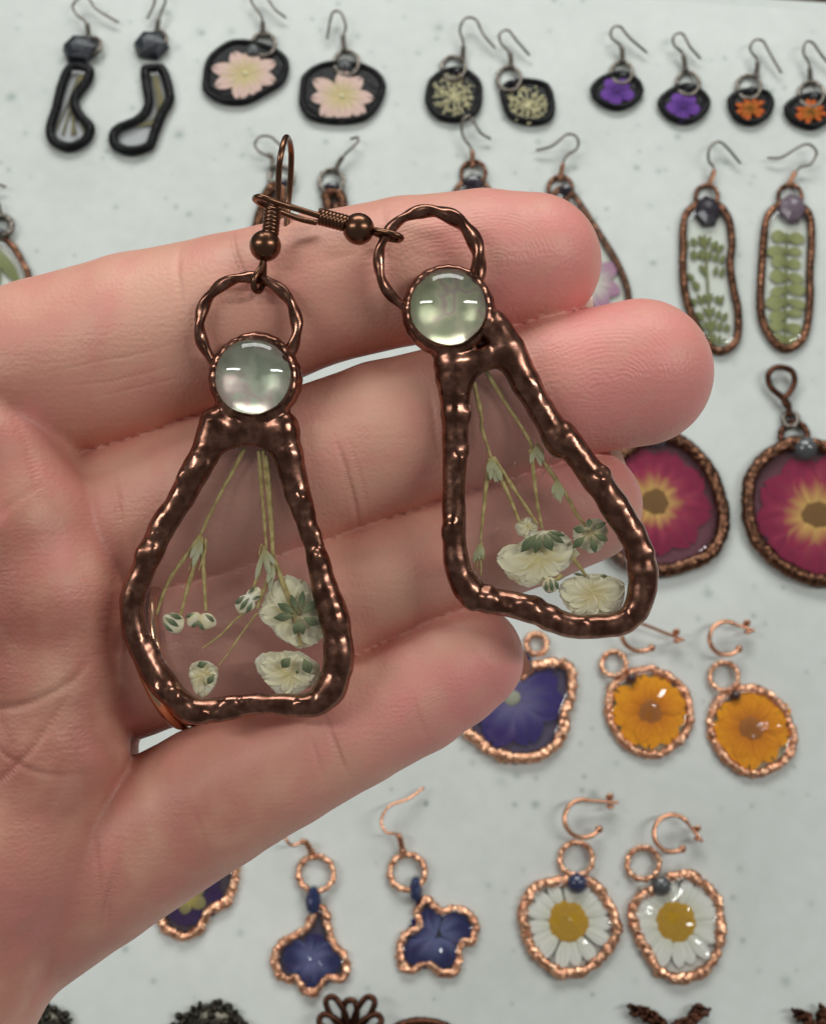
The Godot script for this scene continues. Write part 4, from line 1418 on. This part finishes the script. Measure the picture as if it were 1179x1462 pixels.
func make_roses() -> void:
	rng.seed = 50
	var off := Vector2(840, 500)
	var k := 3.478
	var g := "bronze pendants with magenta roses"
	var list := [["round bronze pendant with a magenta rose, half behind the fingertips", [[180, 480], [270, 430], [400, 420], [500, 465], [600, 565], [660, 690], [690, 820], [675, 950], [600, 1055], [480, 1108], [380, 1130], [240, 1120], [100, 1040], [20, 900], [0, 750], [60, 590]], Vector2(933, 718), 78.0, [340, 455], 46],
		["large bronze pendant with a magenta rose and clasp loop, at the right edge", [[750, 800], [765, 640], [835, 535], [940, 465], [1010, 442], [1150, 460], [1280, 520], [1360, 650], [1390, 850], [1340, 1050], [1230, 1170], [1100, 1175], [960, 1120], [850, 1030], [780, 930]], Vector2(1163, 735), 88.0, [1065, 500], 66]]
	for i in 2:
		var s: Array = list[i]
		var res := framed_pendant(s[0], s[1], off, k, 20.0, M.bronze, 0.28, g, "pendant")
		var o: Node3D = res[0]
		part("backing", slab(shrink(res[1], 0.1), Vector3.UP, 0.3, 0.0), plain(srgb(90, 20, 46), 0.6), o)
		blossom(o, s[2], 9, 12, s[3] * 1.06, s[3] * 0.36, 0.4, lin(168, 66, 84), lin(132, 18, 62), 0.2, 0.1, 0.12, Vector2(1, 1), 1.0, 0.66)
		blossom(o, s[2], 8, 8, s[3] * 0.74, s[3] * 0.27, 0.8, lin(204, 164, 92), lin(148, 30, 68), 0.5, 0.14, 0.12, Vector2(1, 1), 0.75, 0.66)
		heart(o, s[2], 24, 1.05, M.pollen_brown)
		gem(o, s[4], s[5], s[5], off, k, M.bead_grey, 14, "bead", 3.2)
		if i == 0:
			table_ring(o, [345, 400], 50, off, k, 0.75, M.bronze, 0.2)
		else:
			table_ring(o, [1018, 425], 66, off, k, 0.85, M.dark_wire, 0.15)
			table_ring(o, [1000, 345], 36, off, k, 0.7, M.steel, 0.1)
			var loop := even(spline(table_points([[992, 330], [990, 270], [955, 230], [905, 185], [890, 125], [930, 86], [1000, 98], [1022, 150], [1000, 205], [968, 245], [985, 280]], off, k, 2.2), false, 8), false, 0.5)
			part("clasp_loop", sweep(loop, 0.8, 10), M.dark_wire, o)

func make_copper_rows() -> void:
	rng.seed = 60
	var off := Vector2(640, 860)
	var k := 2.187
	# violet larkspur
	var res := framed_pendant("copper earring with a violet larkspur, tucked behind the little finger", [[215, 225], [260, 190], [345, 180], [392, 215], [398, 290], [375, 350], [365, 420], [310, 485], [230, 502], [150, 490], [80, 445], [20, 380], [-10, 300], [40, 240], [130, 210]], off, k, 14.0, M.copper, 0.42)
	var o: Node3D = res[0]
	part("backing", slab(shrink(res[1], 0.1), Vector3.UP, 0.3, 0.0), plain(srgb(64, 52, 84), 0.6), o)
	blossom(o, Vector2(735, 1000), 7, 3, 76, 25, 0.6, lin(104, 98, 138), lin(54, 42, 108), 0.25, 0.12, 0.14, Vector2(1, 0.92), 0.95, 0.66)
	heart(o, Vector2(730, 996), 12, 1.2, plain(srgb(150, 150, 132), 0.8))
	table_ring(o, [275, 130], 32, off, k, 0.75, M.copper, 0.3)
	gem(o, [240, 205], 24, 22, off, k, M.bead_grey, 14, "bead", 2.4)
	# golden coreopsis on hoops
	var g := "copper earrings with golden flowers on hoops"
	var gold := [["copper hoop earring with a golden flower, partly under the right earring", [[500, 262], [560, 215], [622, 200], [690, 225], [740, 270], [762, 340], [750, 410], [700, 465], [640, 490], [570, 470], [510, 412], [486, 335]], Vector2(928, 1016), 58.0, [516, 192], 38, [600, 90], 62, 1.0, 3.9, [708, 108], [568, 242]],
		["copper hoop earring with a golden flower, nearest the right edge", [[808, 340], [848, 288], [920, 260], [990, 275], [1050, 330], [1080, 400], [1080, 460], [1040, 515], [950, 550], [880, 520], [822, 450], [804, 390]], Vector2(1071, 1040), 62.0, [860, 232], 44, [866, 112], 52, 0.7, 5.2, [928, 80], [890, 295]]]
	for s in gold:
		var r2 := framed_pendant(s[0], s[1], off, k, 11.0, M.copper, 0.4, g, "earring", 0.7)
		var q: Node3D = r2[0]
		part("backing", slab(shrink(r2[1], 0.1), Vector3.UP, 0.3, 0.0), plain(srgb(176, 168, 140), 0.6), q)
		blossom(q, s[2], 9, 10, s[3], 17, 0.8, lin(214, 130, 14), lin(238, 156, 14), 0.2, 0.2, 0.08, Vector2.ONE, 0.4, 0.7)
		blossom(q, s[2], 9, 10, s[3] * 0.8, 12, 1.05, lin(206, 120, 14), lin(232, 146, 14), 0.55, 0.2, 0.08, Vector2.ONE, 0.4, 0.7)
		heart(q, s[2], 18, 1.1, M.pollen_gold)
		table_ring(q, s[4], s[5], off, k, 0.6, M.copper, 0.35)
		hoop(q, s[6], s[7], off, k, s[8], s[9], s[10], M.copper_wire)
		gem(q, s[11], 18, 17, off, k, M.bead_plum, 14, "bead", 2.2)
	# pansy and blue florets
	off = Vector2(180, 1110)
	k = 2.183
	var r3 := framed_pendant("copper earring with a dark pansy, peeping out below the little finger", [[330, 255], [356, 275], [350, 330], [320, 400], [272, 428], [240, 480], [190, 508], [130, 492], [96, 442], [100, 400], [150, 330], [230, 255], [290, 235]], off, k, 12.0, M.copper, 0.42)
	var p3: Node3D = r3[0]
	part("backing", slab(shrink(r3[1], 0.1), Vector3.UP, 0.3, 0.0), plain(srgb(34, 28, 46), 0.5), p3)
	blossom(p3, Vector2(272, 1276), 5, 2, 50, 24, 0.8, lin(40, 28, 64), lin(40, 26, 74), 0.5, 0.05, 0.1, Vector2(1, 1), 0.4, 0.66)
	blossom(p3, Vector2(268, 1280), 5, 1, 28, 9, 1.15, lin(168, 152, 74), lin(132, 124, 84), 0.6, 0.05, 0.1)
	heart(p3, Vector2(268, 1280), 4, 1.3, M.pollen)
	g = "copper earrings with dark blue florets"
	var blue := [["copper earring with a dark blue floret shaped like a bell, hook behind the finger", [[572, 425], [600, 396], [632, 412], [640, 470], [660, 515], [693, 556], [697, 610], [668, 644], [634, 634], [615, 655], [580, 684], [545, 668], [528, 636], [500, 640], [465, 612], [453, 560], [475, 515], [515, 488], [556, 462]], [[578, 232], [556, 200], [520, 212], [498, 192], [488, 160], [500, 130]], [592, 300], 55, [585, 385], 25, 46, Vector2(446, 1366)],
		["copper earring with a dark blue floret leaning right, long hook in view", [[905, 455], [893, 425], [915, 385], [942, 368], [985, 408], [1020, 396], [1072, 415], [1099, 465], [1085, 518], [1050, 528], [1046, 570], [1030, 616], [985, 624], [935, 592], [890, 614], [858, 598], [842, 540], [858, 488]], [[862, 230], [848, 180], [810, 170], [795, 135], [820, 90], [880, 66], [928, 32]], [877, 295], 55, [903, 350], 21, 42, Vector2(619, 1338)]]
	for i in 2:
		var s: Array = blue[i]
		var r4 := framed_pendant(s[0], s[1], off, k, 11.0, M.copper, 0.42, g, "earring", 0.7)
		var q: Node3D = r4[0]
		part("backing", slab(shrink(r4[1], 0.1), Vector3.UP, 0.3, 0.0), plain(srgb(44, 46, 74), 0.5), q)
		var petals := [[[0, 2], [-42, -2], 21], [[0, 2], [42, 2], 21], [[0, 8], [-12, 46], 20], [[0, 8], [16, 44], 20], [[0, -2], [6, -34], 14]] if i == 0 else [[[4, -4], [-34, -20], 20], [[10, -6], [52, -22], 23], [[0, 0], [-34, 40], 22], [[4, 2], [20, 44], 22], [[2, -6], [-8, -44], 14]]
		for e in petals:
			var c: Vector2 = s[8]
			part("petal", petal(T(c.x + e[0][0], c.y + e[0][1], 0.9), T(c.x + e[1][0], c.y + e[1][1], 0.9), e[2] * PT, Vector3.UP, 0.5, lin(92, 98, 138), lin(28, 32, 82), 0.66, 0.08, 0.12), M.petal_wet, q)
		table_ring(q, s[3], s[4], off, k, 0.7, M.copper, 0.35)
		gem(q, s[5], s[6], s[7], off, k, M.crystal_blue, 8, "crystal", 2.6)
		hook(q, s[2], off, k, M.copper_wire, M.copper_wire, 7.0)
	# daisies
	off = Vector2(680, 1110)
	k = 2.807
	g = "copper hoop earrings with white daisies"
	var daisy := [["copper hoop earring with a white daisy and a dark blue bead", [[320, 400], [390, 388], [450, 402], [512, 450], [560, 540], [576, 620], [540, 700], [480, 760], [400, 802], [320, 795], [230, 730], [182, 640], [168, 540], [200, 452], [260, 408]], Vector2(811, 1316), 68.0, [400, 326], 66, [428, 165], 76, 0.6, 5.0, [530, 98], [400, 424], true],
		["copper hoop earring with a white daisy and a grey bead", [[700, 430], [770, 388], [840, 372], [910, 408], [970, 480], [992, 570], [985, 680], [950, 760], [880, 810], [800, 822], [720, 790], [660, 700], [620, 610], [604, 530], [640, 462]], Vector2(964, 1316), 68.0, [668, 345], 64, [784, 224], 74, 1.0, 5.6, [880, 226], [735, 434], false]]
	for s in daisy:
		var r5 := framed_pendant(s[0], s[1], off, k, 13.0, M.copper, 0.4, g, "earring", 0.95)
		var q: Node3D = r5[0]
		part("backing", slab(shrink(r5[1], 0.1), Vector3.UP, 0.3, 0.0), plain(srgb(190, 190, 182), 0.5), q)
		blossom(q, s[2], 15 if s[12] else 18, 20, s[3], 9.5, 0.75, lin(216, 214, 196), lin(228, 228, 220), 0.1, 0.06, 0.2, Vector2.ONE, 0.4, 0.7)
		heart(q, s[2], 27, 0.95, M.pollen)
		table_ring(q, s[4], s[5], off, k, 0.62, M.copper, 0.35)
		hoop(q, s[6], s[7], off, k, s[8], s[9], s[10], M.copper_wire)
		gem(q, s[11], 41, 41, off, k, plain(srgb(44, 52, 86), 0.12, 0.0, 1.0) if s[12] else M.bead_grey, 14, "bead", 2.6)

func make_near_row() -> void:
	rng.seed = 70
	for s in [["dark beaded cluster brooch peeping out beside the wrist", Vector2(62, 1490), 50.0, 60.0], ["dark beaded cluster brooch on the near edge, right of the hand", Vector2(302, 1484), 62.0, 56.0]]:
		var o := thing_table("brooch", s[0], "brooch", T(s[1].x, s[1].y, 0), "dark beaded cluster brooches")
		part("core", ball(T(s[1].x, s[1].y, 0.5), Vector3(s[2] * PT * 0.8, 4.0, s[3] * PT * 0.8), 20), M.gun, o)
		var sh := shape_new()
		for j in 170:
			var a := rng.randf() * TAU
			var r := sqrt(rng.randf())
			var q: Vector2 = s[1] + Vector2(cos(a) * s[2], sin(a) * s[3]) * r
			join(sh, ball(T(q.x, q.y, 1.0 + 4.0 * (1.0 - r * r)), Vector3.ONE * rng.randf_range(0.45, 0.95), 8))
		sh.erase("c")
		part("beads", sh, M.gun, o).set_meta("kind", "stuff")
	var w := thing_table("wire_flower", "flower of bent copper wire loops at the near edge", "wire ornament", T(505, 1475, 0))
	for j in 7:
		var a := -PI / 2 + (j - 3) * 0.52
		var c := Vector2(500, 1478)
		var d := Vector2(cos(a), sin(a))
		var n := Vector2(-d.y, d.x)
		var len := 62.0 if j % 2 == 0 else 50.0
		var pts := PackedVector3Array()
		for e in [[0, 0, 1.5], [0.5, 9, 3.5], [0.9, 8, 4.5], [1.0, 0, 4.2], [0.9, -8, 4.0], [0.5, -9, 3.0], [0, 0, 1.5]]:
			var q: Vector2 = c + d * len * e[0] + n * e[1]
			pts.append(T(q.x, q.y, e[2] + (j % 3) * 0.5))
		part("wire_loop", sweep(even(spline(pts, false, 8), false, 0.5), 0.72, 8), M.dark_wire, w)
	part("wire_knot", ball(T(500, 1482, 2.0), Vector3(3, 2.4, 3), 16, Basis(), -1.0, 0.3), M.dark_wire, w)
	var r := framed_pendant("dark copper ring pendant cut off at the near edge", [[545, 1490], [560, 1464], [590, 1453], [625, 1455], [652, 1470], [660, 1500], [630, 1530], [580, 1530]], Vector2.ZERO, 1.0, 14.0, M.dark_wire, 0.25, "", "pendant")
	part("backing", slab(shrink(r[1], 0.1), Vector3.UP, 0.4, 0.0), M.bronze, r[0])
	for s in [["tangle of dark twisted wire in a wide V at the near edge", [[[902, 1442], [918, 1446], [940, 1462], [952, 1480]], [[1006, 1440], [990, 1450], [972, 1464], [955, 1480]]]], ["tangle of dark twisted wire in the near right corner", [[[1136, 1446], [1150, 1456], [1160, 1480]], [[1178, 1440], [1172, 1458], [1162, 1480]]]]]:
		var first: Array = s[1][0][0]
		var o2 := thing_table("wire_tangle", s[0], "wire ornament", T(first[0], first[1] + 30, 0), "tangles of dark wire")
		for arm in s[1]:
			for j in 6:
				var pts := PackedVector3Array()
				for e in arm:
					pts.append(T(e[0], e[1], 2.0))
				var path := even(spline(pts, false, 10), false, 0.35)
				for i in path.size():
					var an := i * 0.75 + j * TAU / 6
					path[i] += Vector3(cos(an) * 1.1, sin(an) * 1.0, sin(an * 0.7 + j) * 1.1) * rng.randf_range(0.7, 1.2)
				part("wire_strand", sweep(path, 0.4, 6), M.dark_wire, o2)

# ------------------------------------------------------------------
func _ready() -> void:
	# camera
	var cam := Camera3D.new()
	cam.name = "camera"
	cam.keep_aspect = Camera3D.KEEP_HEIGHT
	cam.near = 0.05
	cam.far = 20.0
	cam.fov = 40.0
	cam.transform = Transform3D(turn, eye * 0.001)
	var ca := CameraAttributesPhysical.new()
	ca.frustum_focal_length = 12.0 / tan(deg_to_rad(20.0))
	ca.frustum_focus_distance = 0.166
	ca.frustum_near = 0.05
	ca.frustum_far = 20.0
	ca.exposure_aperture = 36.0
	cam.attributes = ca
	cam.fov = 40.0
	add_child(cam)
	cam.make_current()
	# a room with pale walls, lit by ceiling tubes and an added far light
	var env := Environment.new()
	env.background_mode = Environment.BG_COLOR
	env.background_color = srgb(102, 103, 102)
	env.tonemap_mode = Environment.TONE_MAPPER_LINEAR
	env.tonemap_exposure = 1.18
	env.sdfgi_enabled = true
	env.ssao_enabled = true
	env.ssil_enabled = true
	var we := WorldEnvironment.new()
	we.name = "surroundings"
	we.environment = env
	add_child(we)
	lamp("tube_light", Vector3(-0.86, 0.38, 0.9), Vector2(0.7, 0.08), 0.4)
	lamp("tube_light_001", Vector3(0.86, 0.36, 0.9), Vector2(0.7, 0.08), 0.48)
	lamp("added_far_light", Vector3(0.0, 1.0, 0.2), Vector2(0.9, 0.32), 0.6)  # added light, no fixture behind it; brightens the far side of the table

	rng.seed = 1
	rough_noise.noise_type = FastNoiseLite.TYPE_SIMPLEX_SMOOTH
	rough_noise.frequency = 0.01
	rough_noise.fractal_octaves = 2
	rough_noise.seed = 4
	make_materials()
	M.bubble = pane(srgb(250, 250, 250), 0.05)
	M.clear_dome = pane(srgb(250, 250, 246), 0.0, 0.0)
	M.clear_dome.refraction_enabled = true
	M.clear_dome.refraction_scale = 0.05
	make_table()
	make_black_row()
	make_bronze_row()
	make_roses()
	make_copper_rows()
	make_near_row()
	make_hand()
	make_ring()
	make_left_earring()
	make_right_earring()

func lamp(called: String, at: Vector3, size: Vector2, energy: float) -> void:   # in the hand's axes, metres, aimed at the hand
	var l := AreaLight3D.new()
	l.name = called
	l.area_size = size
	l.light_energy = energy
	l.light_color = Color(0.985, 1.0, 0.985)
	l.shadow_enabled = true
	l.area_range = 6.0
	add_child(l)
	var centre := (eye - turn.z * NEAR) * 0.001
	var p := centre + turn * at
	l.look_at_from_position(p, centre, turn.y)
